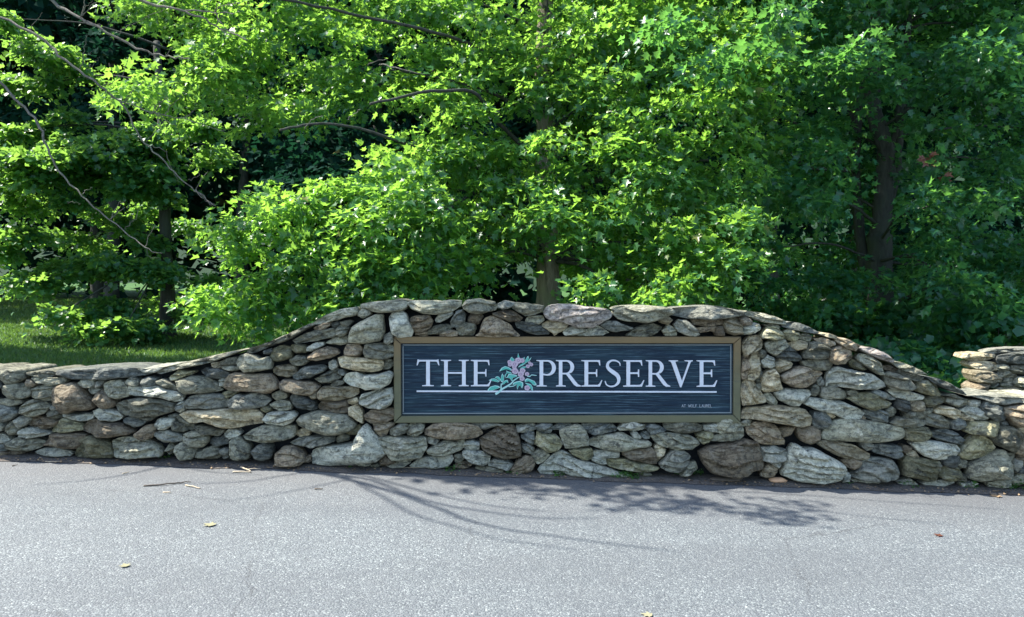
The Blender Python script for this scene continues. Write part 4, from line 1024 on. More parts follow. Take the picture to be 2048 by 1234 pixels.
LEAF_V = np.array([[0, .30, -.03], [0, 0, .0], [.24, -.02, .05], [.46, .14, .10], [.27, .30, .06], [.54, .62, .12], [.20, .58, .05], [0, 1.05, -.08],
                   [-.24, -.02, .05], [-.46, .14, .10], [-.27, .30, .06], [-.54, .62, .12], [-.20, .58, .05]], float)
LEAF_T = np.array([[0, 1, 3], [0, 3, 4], [0, 4, 5], [0, 5, 6], [0, 6, 7], [0, 9, 1], [0, 10, 9], [0, 11, 10], [0, 12, 11], [0, 7, 12]])
MID_V = LEAF_V[[0, 1, 3, 4, 5, 7, 9, 10, 11]]
MID_T = np.array([[0, 1, 2], [0, 2, 3], [0, 3, 4], [0, 4, 5], [0, 6, 1], [0, 7, 6], [0, 8, 7], [0, 5, 8]])
FAR_V = np.array([[0, 0, 0], [.42, .38, .10], [0, 1.0, -.06], [-.42, .38, .10], [0, .4, 0]], float)
FAR_T = np.array([[0, 1, 4], [1, 2, 4], [2, 3, 4], [3, 0, 4]])
def unit(a): return a / (np.linalg.norm(a, axis=1, keepdims=True) + 1e-9)
def build_leaves(P, Nn, Dd, S, tint, far=False):
    Vt, Tt = (FAR_V, FAR_T) if far is True else ((MID_V, MID_T) if far == 'mid' else (LEAF_V, LEAF_T))
    Nn = unit(Nn); Dd = unit(Dd - Nn * (Dd * Nn).sum(1, keepdims=True)); B = np.cross(Dd, Nn)
    k = len(Vt)
    fold = RNG.uniform(0.4, 2.2, len(P))[:, None, None]
    V = P[:, None, :] + S[:, None, None] * (B[:, None, :] * Vt[None, :, 0, None] + Dd[:, None, :] * Vt[None, :, 1, None] + Nn[:, None, :] * Vt[None, :, 2, None] * fold)
    T = (np.arange(len(P)) * k)[:, None, None] + Tt[None]
    return V.reshape(-1, 3), T.reshape(-1, 3), np.repeat(tint, k)
def foliage(pads, n_leaves, size, spray=16, spread=0.13, far=False, shell=0.55, up=0.85):
    """leaves in small sprays scattered through the ellipsoid pads (x, y, z, rx, ry, rz)"""
    pads = np.array(pads, float); w = (pads[:, 3] * pads[:, 4] * pads[:, 5]) ** 0.62; w /= w.sum()
    ns = max(1, n_leaves // spray)
    pi = RNG.choice(len(pads), ns, p=w)
    d = unit(RNG.normal(size=(ns, 3))); r = RNG.uniform(0, 1, ns) ** shell
    C0 = pads[pi, :3] + d * r[:, None] * pads[pi, 3:]
    out = unit(d * (1 / pads[pi, 3:]) * pads[pi, 3:].mean(1, keepdims=True))
    sn = unit(out * 0.55 + np.array([0, 0, up]) + RNG.normal(size=(ns, 3)) * 0.28)
    li = np.repeat(np.arange(ns), spray); n = len(li)
    a = RNG.normal(size=(n, 3)) * spread * RNG.uniform(0.6, 1.35, ns)[li][:, None]
    a -= sn[li] * (a * sn[li]).sum(1, keepdims=True) * 0.72
    P = C0[li] + a; P[:, 2] -= 1.2 * (a ** 2).sum(1)
    Nn = sn[li] + RNG.normal(size=(n, 3)) * 0.42
    Dd = unit(a) + np.array([0, 0, -0.35]) + out[li] * 0.5 + RNG.normal(size=(n, 3)) * 0.3
    S = size * RNG.uniform(0.45, 1.4, n)
    tint = np.clip(RNG.uniform(0, 1, ns)[li] * 0.55 + RNG.uniform(0, .45, n), 0, 1)
    return build_leaves(P, Nn, Dd, S, tint, far)
def crown(name, arrs, mat, parent):
    Vs, Ts, As, o = [], [], [], 0
    for V, T, A in arrs: Vs.append(V); Ts.append(T + o); As.append(A); o += len(V)
    ob = link(name, npmesh(name, np.concatenate(Vs), np.concatenate(Ts), np.concatenate(As)), mat, parent)
    return ob
def inside(poly, x, y):
    c = False; n = len(poly); j = n - 1
    for i in range(n):
        if (poly[i][1] > y) != (poly[j][1] > y) and x < (poly[j][0] - poly[i][0]) * (y - poly[i][1]) / (poly[j][1] - poly[i][1]) + poly[i][0]: c = not c
        j = i
    return c
def fill_pads(region, holes, step, depth, r, flat=0.5, rnd=random, jitd=0.4, keep=1.0):
    """pads of foliage over a part of the view; region and holes are outlines on the photograph"""
    xs = [p[0] for p in region]; ys = [p[1] for p in region]; out = []
    y = min(ys); row = 0
    while y < max(ys):
        x = min(xs) + (row % 2) * step * .5
        while x < max(xs):
            px, py = x + rnd.uniform(-.35, .35) * step, y + rnd.uniform(-.3, .3) * step
            if inside(region, px, py) and not any(inside(h, px, py) for h in holes) and rnd.random() < keep:
                dd = depth(px, py) if callable(depth) else depth
                p = at(px, py, dd + rnd.uniform(-jitd, jitd)); k = r * rnd.uniform(.7, 1.25)
                out.append((p.x, p.y, p.z, k, k, k * flat * rnd.uniform(.8, 1.2)))
            x += step
        y += step * .72; row += 1
    return out
def twigs(parent, pads, hub, mat, name="limb", r0=0.03, n=10, rnd=random, sag=0.15):
    """limbs from the trunk out to some of the foliage pads"""
    for pad in rnd.sample(pads, min(n, len(pads))):
        e = Vector(pad[:3]); h = hub(e); mid = h.lerp(e, .5) + Vector((0, 0, sag))
        limb(name, [h, mid, e], r0 * rnd.uniform(.8, 1.4), 0.006, mat, parent, 6, 6, 0.012, rnd=rnd)

# --- middle maple: bright crown behind the sign
rt = random.Random(3)
TX, TY = at(1097, 600, 8.4).x, 8.4
maple = tag(empty("maple_tree", (TX, TY, ground_z(TX, TY))), "bright green maple with wide low crown, its trunk behind the middle of the wall", "tree")
tb = ground_z(TX, TY)
limb("trunk", [(TX + .03, TY, tb - .1), (TX + .01, TY, tb + .5), (TX, TY, 1.5), (TX - .03, TY, 2.6), (TX - .05, TY + .1, 4.2), (TX + .1, TY + .2, 6.2), (TX, TY, 8.2)], 0.185, 0.05, M_BARK, maple, 16, 8, 0.004, 0.22, rt)
limb("limb", [(TX - .06, TY, 1.75), (TX - .22, TY - .05, 1.95), (TX - .30, TY - .1, 2.0)], 0.05, 0.03, M_BARK, maple, 8, 5, 0.006, .3, rt)   # broken stub
for pts, r in (([(1090, 440, 8.4), (1010, 370, 8.1), (880, 430, 7.3), (800, 520, 6.9)], .03), ([(1090, 330, 8.4), (1000, 250, 8.0), (930, 180, 7.4), (740, 208, 6.8)], .032),
               ([(1095, 250, 8.4), (960, 100, 8.1), (760, 40, 7.4), (520, -10, 6.8)], .026), ([(1100, 420, 8.4), (1250, 330, 8.1), (1420, 320, 7.8)], .045), ([(1100, 520, 8.4), (1180, 540, 8.0), (1240, 610, 7.6)], .03),
               ([(1090, 200, 8.4), (1200, 60, 8.3), (1400, -60, 8.1)], .05), ([(1090, 390, 8.4), (930, 330, 8.0), (690, 250, 7.3), (560, 260, 7.0)], .018)):
    limb("limb", [at(*p) for p in pts], r, 0.012, M_BARK2, maple, 7, 8, 0.01, rnd=rt)
HOLES = [[(400, 270), (520, 270), (600, 225), (690, 205), (780, 240), (780, 300), (700, 345), (560, 385), (440, 390), (400, 360)], [(735, 115), (850, 110), (860, 165), (760, 160)], [(690, 205), (790, 210), (760, 250), (700, 245)],
         [(1035, 480), (1085, 455), (1145, 470), (1150, 625), (1030, 625)], [(860, 560), (1060, 560), (1060, 640), (860, 640)], [(1110, 560), (1160, 540), (1165, 640), (1110, 640)]]
LOBE = [(405, 470), (470, 385), (560, 390), (650, 350), (740, 300), (820, 330), (900, 420), (890, 560), (850, 600), (700, 650), (600, 650), (530, 650), (410, 630), (450, 560)]
MAIN = [(240, 50), (300, -40), (500, -120), (1200, -140), (1500, -60), (1560, 200), (1500, 420), (1450, 600), (1240, 615), (1140, 560), (1000, 560), (860, 560), (760, 400), (700, 330), (560, 300), (440, 330), (470, 230), (330, 215), (230, 200), (330, 120)]
pads = fill_pads(LOBE, HOLES, 62, lambda x, y: 6.75 - (x - 420) / 211 * .10 + (650 - y) / 211 * .40, 0.28, .42, rt, .2)
pads += fill_pads(MAIN, HOLES, 80, lambda x, y: 7.15 - (x - 700) / 211 * .13 + (600 - y) / 211 * .42, 0.30, .42, rt, .22)
pads += fill_pads(MAIN, HOLES, 118, lambda x, y: 8.5 - (x - 700) / 211 * .08 + (600 - y) / 211 * .25, 0.42, .5, rt, .4)
pads += fill_pads([(840, 420), (1500, 380), (1480, 615), (1180, 620), (1130, 520), (900, 540)], HOLES[3:], 75, 8.9, 0.36, .5, rt, .6)
for x, y, dd in ((430, 460, 6.6), (420, 600, 6.6), (430, 620, 6.6), (470, 400, 6.7), (580, 640, 6.7), (660, 655, 6.8), (1330, 615, 7.4), (1420, 605, 7.5), (1260, 600, 7.3), (1180, 590, 7.6), (500, 655, 6.7), (270, 190, 6.8), (300, 150, 6.8)):
    p = at(x, y, dd); pads.append((p.x, p.y, p.z, .22, .2, .10))
A = [foliage(pads, 72000, 0.070, 17, .10)]
hi = []
for _ in range(30):                                                   # the upper crown, above the picture, which shades the trees to its right
    a = rt.uniform(0, 6.28); q = rt.uniform(0, 1) ** .5 * 2.6; z = rt.uniform(5.2, 9.2); k = 1 - max(0, z - 6.5) / 5
    hi.append((TX + 1.7 + q * math.cos(a) * k * .8, TY + 1.2 + q * math.sin(a) * k * .7, z, .7, .7, .35))
A.append(foliage(hi, 5500, 0.15, 14, .2, True))
def back_trace(px, py, h):
    gp = on_ground(px, py); k = (h - gp.z) / SUN.z
    return gp + SUN * k
drop = []
for x, y, rx in ((930, 955, .4), (960, 962, .35), (1020, 968, .45), (1060, 978, .5), (1120, 968, .5), (1150, 984, .4), (1210, 966, .6), (1250, 978, .45), (1300, 962, .6), (1380, 970, .5), (1180, 955, .6), (1240, 1004, .25), (1380, 1004, .3), (1440, 1018, .28), (1560, 1030, .22), (1600, 1012, .2), (1420, 958, .6)):
    p = back_trace(x, y, 4.75); drop.append((p.x, p.y, p.z, rx, .06, .06))
A.append(foliage(drop, 1200, 0.075, 12, .08))
crown("crown", A, M_MAPLE, maple)
twigs(maple, [q for q in pads if q[0] > -2.2], lambda e: Vector((TX, TY, max(1.6, min(4.4, e.z - .5)))), M_BARK2, "limb", .018, 24, rt)

# --- right maple: several stems, in shade
RX, RY = at(1757, 640, 9.6).x, 9.6
rm = tag(empty("maple_tree", (RX, RY, ground_z(RX, RY))), "shaded dark green maple with several tall stems, standing behind the right slope of the wall", "tree")
rb = ground_z(RX, RY)
for k, (pts, r0, r1) in enumerate((([(1757, 800, 9.6), (1757, 690, 9.6), (1760, 560, 9.6), (1758, 470, 9.6)], .19, .15), ([(1758, 480, 9.6), (1768, 380, 9.6), (1770, 300, 9.6), (1745, 200, 9.6), (1752, 60, 9.6), (1740, -200, 9.6)], .135, .07),
                        ([(1757, 490, 9.6), (1790, 330, 9.7), (1800, 220, 9.7), (1810, 120, 9.8), (1830, -150, 9.8)], .09, .04), ([(1740, 600, 9.7), (1716, 420, 9.8), (1712, 300, 9.8), (1722, 180, 9.8), (1730, 0, 9.9)], .075, .035),
                        ([(1712, 330, 9.8), (1640, 270, 9.6), (1570, 240, 9.4)], .035, .015), ([(1712, 340, 9.8), (1610, 330, 9.3), (1560, 270, 9.2)], .04, .015), ([(1770, 320, 9.6), (1820, 200, 9.4), (1850, 160, 9.3)], .035, .015),
                        ([(1760, 620, 9.6), (1830, 590, 9.2), (1880, 560, 9)], .04, .015))):
    limb("trunk" if k < 1 else ("stem" if k < 4 else "limb"), [at(*p) for p in pts], r0, r1, M_BARK2, rm, 12, 8, .008, .2, rt)
RH = [[(1690, 170), (1830, 170), (1810, 400), (1790, 650), (1735, 650), (1725, 430), (1680, 350)]]
REG = [(1440, -120), (2250, -140), (2250, 700), (1950, 690), (1850, 640), (1500, 610), (1470, 400), (1560, 200)]
pr = fill_pads(REG, RH, 88, lambda x, y: 8.3 + abs(x - 1760) / 400 * .3, 0.40, .5, rt, .6, .85)
pr += fill_pads(REG, [], 110, 10.4, 0.55, .5, rt, .6)
for x, y, dd, r in ((1560, 30, 7.2, .3), (1680, 110, 7.2, .28), (1740, 60, 7.3, .3), (1990, 120, 7.2, .3), (2030, 200, 7.2, .3), (1940, 100, 7.2, .25), (1900, 330, 7.5, .22), (1690, 380, 7.4, .25), (1640, 410, 7.5, .28), (1980, 400, 7.3, .25), (1870, 395, 7.4, .25), (1900, 560, 7.4, .3), (1960, 580, 7.5, .3), (1500, 100, 7.0, .3), (1420, 130, 6.9, .3), (1330, 60, 6.9, .3), (1530, 500, 8, .35), (1640, 560, 8.2, .35)):
    p = at(x, y, dd); pr.append((p.x, p.y, p.z, r, r, r * .45))
A = [foliage(pr, 52000, 0.076, 14, .11)]
hi = []
for _ in range(110):
    a = rt.uniform(0, 6.28); q = rt.uniform(0, 1) ** .5 * 3.6; z = rt.uniform(5.3, 9.2); k = 1 - max(0, z - 7) / 6
    hi.append((RX + q * math.cos(a) * k, RY + .6 + q * math.sin(a) * k * .8, z, .9, .9, .45))
A.append(foliage(hi, 14000, 0.18, 14, .22, True))
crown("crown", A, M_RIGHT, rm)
twigs(rm, pr, lambda e: Vector((RX, RY, max(1.6, min(5, e.z - .3)))), M_BARK2, "limb", .022, 18, rt)
red = [(*at(1795 + 65, 318, 7.6), .05, .05, .05), (*at(1892, 352, 7.6), .05, .05, .05)]
o = crown("withered_leaves", [foliage(red, 26, .07, 6, .03)], M_RED, rm)

# --- shrubs under the right maple
def shrub(px, py, d, w, h, label, mat, n=2100, size=.08):
    p = at(px, py, d); gz = ground_z(p.x, d)
    r = tag(empty("shrub", (p.x, d, gz)), label, "shrub", "shrubs behind the right end of the wall")
    P = []
    for _ in range(14):
        P.append((p.x + rt.uniform(-w, w), d + rt.uniform(-.3, .3), gz + rt.uniform(.15, h), .22, .22, .16))
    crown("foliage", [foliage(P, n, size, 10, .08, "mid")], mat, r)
    for _ in range(5):
        e = rt.choice(P); limb("stem", [(p.x + rt.uniform(-.1, .1), d, gz - .05), (p.x, d, gz + .3), e[:3]], .012, .004, M_BARK2, r, 5, 4, .01, rnd=rt)
shrub(1835, 700, 7.0, .55, .75, "low weedy shrub above the sloping coping, left of the gap before the far wall", M_RIGHT)
shrub(1700, 690, 7.6, .6, .8, "low shrub in front of the multi-stemmed maple trunk", M_RIGHT)
shrub(1900, 640, 8.2, .6, 1.1, "taller shaded shrub filling the gap left of the far stone wall end", M_RIGHT)
shrub(1985, 640, 7.6, .5, 1.25, "shaded shrub directly behind the far stone wall end", M_RIGHT)

shrub(1690, 640, 9.0, .8, 1.15, "leafy undergrowth close to the left foot of the multi-stemmed trunk", M_RIGHT, 2600)
shrub(1835, 640, 9.0, .8, 1.2, "leafy undergrowth close to the right foot of the multi-stemmed trunk", M_RIGHT, 2600)
shrub(1560, 620, 9.2, .8, 1.2, "leafy undergrowth between the bright and the dark maple", M_RIGHT, 2600)
# --- left oak in the lawn with layered sunlit boughs
OX, OY = at(335, 690, 14.2).x, 14.2
oak = tag(empty("oak_tree", (OX, OY, ground_z(OX, OY))), "oak standing on the lawn at left with layered boughs catching sun on their tops", "tree")
ob_ = ground_z(OX, OY)
limb("trunk", [(OX, OY, ob_ - .1), (OX, OY, 1.0), (OX - .05, OY, 2.5), (OX - .1, OY, 4.2), (OX - .3, OY + .2, 6.0)], 0.17, 0.06, M_BARK2, oak, 12, 8, .01, .2, rt)
po = []
def bough(x0, x1, y0, y1, d, step=42, r=.35):
    global po
    n = max(1, int(abs(x1 - x0) / step))
    for i in range(n + 1):
        t = i / n
        for _ in range(1):
            p = at(x0 + (x1 - x0) * t + rt.uniform(-18, 18), y0 + (y1 - y0) * t + rt.uniform(-14, 14), d + rt.uniform(-.5, .5))
            po.append((p.x, p.y, p.z, r * rt.uniform(.6, 1.15), r, r * .32))
for b in ((0, 150, 285, 235, 13.5), (20, 230, 320, 290, 13.3), (60, 300, 350, 310, 13.6), (0, 120, 350, 340, 13.4), (150, 310, 270, 300, 13.7), (240, 420, 270, 262, 13.4), (260, 320, 340, 350, 13.6), (90, 130, 90, 120, 13.6), (0, 110, 40, 110, 13.5), (90, 160, 120, 140, 13.8),
          (0, 90, 150, 170, 13.8), (200, 330, 370, 380, 13.8), (60, 140, 430, 410, 13.5), (30, 80, 470, 560, 13.3), (60, 150, 555, 530, 13.2), (0, 60, 520, 545, 13.0), (180, 300, 520, 540, 13.4), (250, 320, 545, 560, 13.4), (130, 200, 640, 665, 12.6), (180, 290, 640, 660, 12.8),
          (200, 290, 600, 640, 13.4), (350, 420, 540, 560, 14), (320, 390, 590, 620, 14.4), (0, 40, 390, 400, 13.6), (180, 260, 300, 330, 13.4), (420, 440, 300, 320, 14), (210, 300, 440, 470, 14.2), (100, 200, 480, 500, 14.4), (300, 420, 430, 470, 14.8)):
    bough(*b)
A = [foliage(po, 33000, 0.090, 12, .12, 'mid', up=1.1)]
crown("crown", A, M_OAK, oak)
twigs(oak, po, lambda e: Vector((OX, OY, max(1.5, min(5.8, e.z)))), M_BARK2, "limb", .03, 22, rt, .2)

# --- trees of the woodland behind: tall trunks, high closed crowns
far_spots = [(-17.2, 19.0, 12.5, "unseen tall tree outside the left edge, nearest of those added to shade the far lawn"), (-21.5, 20.5, 13, "unseen tall tree outside the left edge, middle of those added to shade the far lawn"), (-24.5, 26, 13, "unseen tall tree outside the left edge, farthest of those added to shade the lawn"),  # these three stand out of view, added to darken the far lawn
             (-17.5, 23, 12.5, "tall shaded tree at the far left edge of the wood"), (-14.3, 25.5, 13, "tall dark tree with a slim trunk beyond the sunlit boughs at left"), (-11.4, 21.0, 11.5, "dark tree close behind the layered oak"),
             (-8.2, 22.5, 13, "tall dark woodland tree seen through the gap between oak and bright maple"), (-3.4, 18.5, 12, "dark tree in the deep shade left of the bright maple crown"), (-2.4, 21, 13, "dark tree behind the left half of the bright maple"),
             (0.88, 17.5, 12, "shaded tree directly behind the bright maple trunk, far back"), (3.0, 19.5, 13, "shaded tree right of the bright maple trunk, far behind"), (5.8, 16.5, 12, "shaded tree behind the gap between both maples"),
             (8.6, 18.5, 13, "dark tree behind the multi-stemmed maple"), (11.5, 16.0, 12, "dark tree behind the far right wall end"), (14.5, 19, 13, "dark tree at the far right edge of the wood")]
for i, (x, y, h, lab) in enumerate(far_spots):
    gz = ground_z(x, y)
    t = tag(empty("woodland_tree", (x, y, gz)), lab, "tree", "tall dark trees of the wood behind")
    limb("trunk", [(x, y, gz - .2), (x + rt.uniform(-.15, .15), y, 3), (x + rt.uniform(-.3, .3), y, 7), (x, y, h - 1)], .20 + .06 * rt.random(), .05, M_BARK2, t, 10, 6, .02, .2, rt)
    P = []
    for _ in range(46):
        z = rt.uniform(1.8 if x > -4 else 3.4, h); q = 2.5 * rt.random() ** .5 * (1 - max(0, z - 8) / (h - 5)); a = rt.uniform(0, 6.28)
        P.append((x + q * math.cos(a), y + q * math.sin(a), gz + z, .85, .85, .36))
    P2 = [(x + rt.uniform(-2.3, 2.3), y + rt.uniform(-2, 2), gz + rt.uniform(7.5, h), 1.3, 1.3, .5) for _ in range(22)]
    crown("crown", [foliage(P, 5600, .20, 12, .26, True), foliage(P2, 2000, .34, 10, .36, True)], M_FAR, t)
# beyond them the wood closes into one mass
P = []
for _ in range(900):
    x = rt.uniform(-38, 38); y = rt.uniform(25, 34) + (4 if x < -8 else 0)
    P.append((x, y, ground_z(x, y) + rt.uniform(.5 if x > -12 else 2.2, 17), 1.6, 1.6, .9))
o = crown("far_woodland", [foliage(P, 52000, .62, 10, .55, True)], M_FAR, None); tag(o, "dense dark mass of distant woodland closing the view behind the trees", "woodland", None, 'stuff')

# --- unseen leafy tree, added past the left edge to shade the lawn
LX, LY = -11.2, 10.9
lt = tag(empty("unseen_shade_tree", (LX, LY, ground_z(LX, LY))), "unseen round green tree added beyond the left edge to shade the lawn behind the low wall", "tree")
limb("trunk", [(LX, LY, 0), (LX, LY, 2), (LX + .1, LY, 5), (LX, LY, 8)], .2, .06, M_BARK2, lt, 10, 6, .02, .2, rt)
P = []
for _ in range(130):
    a = rt.uniform(0, 6.28); q = rt.random() ** .5; z = rt.uniform(2.4, 12.5)
    x, y = LX + 2.7 * q * math.cos(a), min(11.6, LY + 1.6 * q * math.sin(a))
    x = min(x, -.692 * y - .9); P.append((x, y, z, .7, .7, .35))
crown("crown", [foliage(P, 22000, .17, 12, .2, True)], M_OAK, lt)

# --- bare tree at the left edge: dead grey branches hang into the picture and throw the thin shadows on the road
BX, BY = -5.0, 6.75
bare = tag(empty("bare_tree", (BX, BY, ground_z(BX, BY))), "half dead tree whose long grey leafless branches sweep across the upper left", "tree")
limb("trunk", [(BX, BY, -.1), (BX + .02, BY, 2), (BX + .1, BY - .05, 3.6), (BX + .25, BY - .1, 4.6), (BX + .3, BY, 6.2)], .13, .05, M_DEAD, bare, 10, 8, .01, .2, rt)
VIS = [([(-60, -120, 6.7), (100, 0, 6.5), (160, 35, 6.4), (270, 95, 6.3), (330, 112, 6.3), (380, 119, 6.2)], .030, .007), ([(180, -60, 6.3), (280, 0, 6.2), (370, 22, 6.1), (430, 50, 6.1), (495, 80, 6.0)], .024, .006), ([(370, 22, 6.1), (430, 24, 6.1), (480, 25, 6.0)], .012, .004),
       ([(-60, 10, 6.8), (60, 62, 6.7), (130, 120, 6.6), (210, 180, 6.5), (245, 210, 6.5), (290, 285, 6.4), (340, 335, 6.3), (390, 380, 6.3), (432, 412, 6.2)], .022, .005),
       ([(210, 182, 6.5), (250, 205, 6.5), (310, 226, 6.4), (370, 238, 6.4), (450, 262, 6.3)], .012, .004), ([(-50, 120, 6.8), (20, 185, 6.7), (75, 245, 6.6), (95, 300, 6.5), (120, 345, 6.5), (165, 390, 6.4), (220, 440, 6.4), (290, 495, 6.3), (325, 506, 6.3)], .022, .005),
       ([(300, 228, 6.4), (320, 205, 6.4), (338, 195, 6.3)], .007, .003), ([(330, 230, 6.4), (345, 210, 6.4), (370, 185, 6.3)], .007, .003), ([(205, 172, 6.5), (240, 155, 6.5), (256, 115, 6.5)], .007, .003), ([(162, 138, 6.5), (168, 100, 6.5), (173, 68, 6.5)], .006, .003),
       ([(30, 190, 6.7), (40, 212, 6.7), (52, 214, 6.7)], .006, .003), ([(165, 390, 6.4), (175, 380, 6.4), (183, 376, 6.4)], .005, .003), ([(375, 362, 6.3), (392, 355, 6.3), (400, 342, 6.3)], .005, .002), ([(250, 457, 6.4), (268, 440, 6.4), (279, 420, 6.4)], .005, .002),
       ([(292, 498, 6.3), (298, 515, 6.3), (320, 518, 6.3)], .004, .002), ([(300, 292, 6.4), (330, 300, 6.4), (340, 330, 6.4), (360, 365, 6.3)], .005, .002), ([(235, 70, 6.4), (262, 48, 6.4), (330, 18, 6.4)], .006, .003), ([(135, 405, 6.4), (148, 405, 6.4), (160, 408, 6.4)], .004, .002),
       ([(165, 32, 6.4), (168, 10, 6.4), (168, -20, 6.4)], .008, .005), ([(430, 18, 6.1), (460, 8, 6.1), (500, 0, 6.0)], .006, .003), ([(165, 110, 6.5), (176, 106, 6.5), (188, 102, 6.5)], .004, .002), ([(175, 142, 6.5), (190, 125, 6.5), (200, 113, 6.5)], .005, .002)]
for pts, r0, r1 in VIS: limb("bare_branch", [at(*p) for p in pts], r0 * .62, r1 * .7, M_DEAD, bare, 7, 6, .011, .3, rt)
for pts, r0, r1 in (([(760, 128, 6.6), (800, 138, 6.5), (850, 150, 6.5)], .008, .003), ([(735, 130, 6.6), (752, 122, 6.6), (775, 118, 6.6)], .005, .003), ([(610, 258, 7), (622, 240, 7), (645, 232, 7)], .005, .003), ([(695, 240, 6.8), (708, 228, 6.8), (722, 218, 6.8)], .005, .003)):
    limb("bare_branch", [at(*p) for p in pts], r0, r1, M_DEAD, maple, 6, 5, .006, .2, rt)
SHB = [([(540, 930), (610, 940), (700, 960), (790, 985), (880, 1018), (960, 1048), (1110, 1073), (1350, 1103)], 4.3, 4.7, .034, .008), ([(690, 952), (750, 985), (830, 1030), (900, 1050), (1000, 1078), (1150, 1100)], 4.4, 4.8, .016, .006),
       ([(640, 945), (740, 960), (850, 1000), (960, 1022), (1080, 1036), (1190, 1036)], 4.35, 4.7, .022, .006), ([(620, 938), (720, 950), (830, 978), (960, 1008), (1090, 1022)], 4.4, 4.6, .020, .006), ([(590, 934), (740, 940), (900, 962), (1000, 985)], 4.3, 4.6, .018, .006),
       ([(640, 942), (560, 952), (500, 962), (390, 968), (330, 966)], 4.35, 4.6, .012, .004), ([(700, 958), (620, 975), (540, 990), (435, 1004)], 4.4, 4.7, .010, .004), ([(360, 922), (310, 936), (250, 950), (160, 962), (60, 970)], 4.2, 4.5, .014, .004), ([(340, 928), (420, 944), (520, 950)], 4.2, 4.4, .012, .004),
       ([(1450, 982), (1600, 990), (1800, 1005), (2000, 1018)], 4.7, 4.9, .010, .005), ([(1500, 975), (1700, 982), (1900, 996)], 4.7, 4.9, .008, .004), ([(1550, 1010), (1750, 1035), (1900, 1048)], 4.7, 4.9, .010, .004)]
rb_ = random.Random(21)
for pts, r0, r1 in VIS[:6]:
    for k in range(5):
        i = rb_.randrange(1, len(pts) - 1); x, y, d = pts[i]; sx = rb_.uniform(12, 45); sy = rb_.choice((-1, -1, 1)) * rb_.uniform(15, 45)
        if y < 0 or rb_.random() < .3: continue
        limb("bare_branch", [at(x, y, d), at(x + sx * .5, y + sy * .6, d - .03), at(x + sx, y + sy, d - .05)], .0045, .0018, M_DEAD, bare, 5, 4, .008, .3, rb_)
for pts, h0, h1, r0, r1 in SHB:
    Q = [back_trace(x, y, h0 + (h1 - h0) * i / (len(pts) - 1)) for i, (x, y) in enumerate(pts)]
    limb("bare_branch", Q, r0, r1, M_DEAD, bare, 6, 5, .006, .2, rt)

# ------------------------------------------------------------------ grass on the lawn
def grass(n, x0, x1, y0, y1, hgt, seed, name, label):
    r = np.random.default_rng(seed)
    y = y0 + (y1 - y0) * r.uniform(0, 1, n) ** 1.5; x = r.uniform(x0, x1, n) * (y / y0)
    z = np.array([ground_z(a, b) for a, b in zip(x, y)]) - .02
    a = r.uniform(0, 6.28, n); w = .006 * y / y0 * 1.4; h = hgt * r.uniform(.5, 1.3, n)
    B = np.stack([np.cos(a) * w, np.sin(a) * w, 0 * a], 1); P = np.stack([x, y, z], 1); tip = P + np.stack([r.normal(size=n) * h * .5, r.normal(size=n) * h * .5, h], 1)
    V = np.stack([P - B, P + B, tip], 1).reshape(-1, 3); T = np.arange(3 * n).reshape(-1, 3)
    o = link(name, npmesh(name, V, T, np.repeat(r.uniform(0, 1, n), 3)), M_BLADE); tag(o, label, "grass", None, 'stuff')
grass(75000, -7.2, -1.6, 9.0, 30, .055, 5, "grass", "mown grass of the shaded lawn behind the low left end of the wall")

# ------------------------------------------------------------------ small things on the road and along the wall foot
def weed(px, py, w, h, n, label):
    p = on_ground(px, py)
    r = tag(empty("weed_tuft", p), label, "weed", "weeds at the foot of the wall")
    P = [(p.x + rt.uniform(-w, w), p.y + rt.uniform(-.03, .02), p.z + rt.uniform(.0, h), .03, .03, .02) for _ in range(8)]
    crown("leaves", [foliage(P, n, .022, 6, .018)], M_WEED, r)
weed(548, 917, .06, .06, 150, "small green weed tuft at the wall foot left of the sign")
weed(1130, 950, .10, .05, 130, "small green weeds on the left skirt of the big sloping base boulder under the sign")
weed(1262, 956, .10, .05, 170, "green weeds where the sloping boulder meets the road, right of centre")
weed(1375, 952, .08, .05, 120, "green weeds in the hollow left of the broad squarish base stone")
weed(1985, 978, .20, .04, 170, "thin green weeds at the wall foot by the right edge of the road")

for x, y, w in ((330, 919, .03), (700, 934, .03), (905, 944, .04), (1020, 947, .04), (1690, 968, .05), (1800, 972, .06)):
    weed(x, y, w, .03, 50, {330: "tiny weed sprig at the wall foot at left, beside the small wedge stone", 700: "tiny weed sprig under the L-shaped pale boulder", 905: "tiny weed sprig behind the long stick under the sign",
         1020: "tiny weed sprig by the brown stones left of the sloping boulder", 1690: "low weeds right of the big pale angular boulder", 1800: "low weeds at the foot of the olive squarish stone"}[x])
def stick(pts, r, label, mat=M_TWIG, lift=.0):
    Q = []
    for i, (x, y) in enumerate(pts):
        q = on_ground(x, y); Q.append(q + Vector((0, 0, r * .9 + lift + (.004 if i % 2 else 0))))
    V, Fc = tube(curve_pts(Q, 4, .002, rt), [r * (1 - .4 * i / (4 * (len(Q) - 1))) for i in range(4 * (len(Q) - 1) + 1)], 6, .2, 1)
    c = Q[0]; me = pymesh("twig", [v - c for v in V], Fc)
    o = link("twig", me, mat); o.location = c; tag(o, label, "twig", "twigs lying on the road")
stick([(288, 973), (330, 971), (360, 967)], .006, "long dark twig lying alone on the asphalt at left", M_TWIGD)
stick([(360, 967), (372, 966), (382, 965)], .004, "short dark twig touching the tip of the long dark twig", M_TWIGD)
stick([(371, 972), (385, 975), (401, 978)], .005, "short pale twig just right of the long dark twig")
stick([(327, 985), (342, 987)], .004, "tiny pale twig nearest the camera at left")
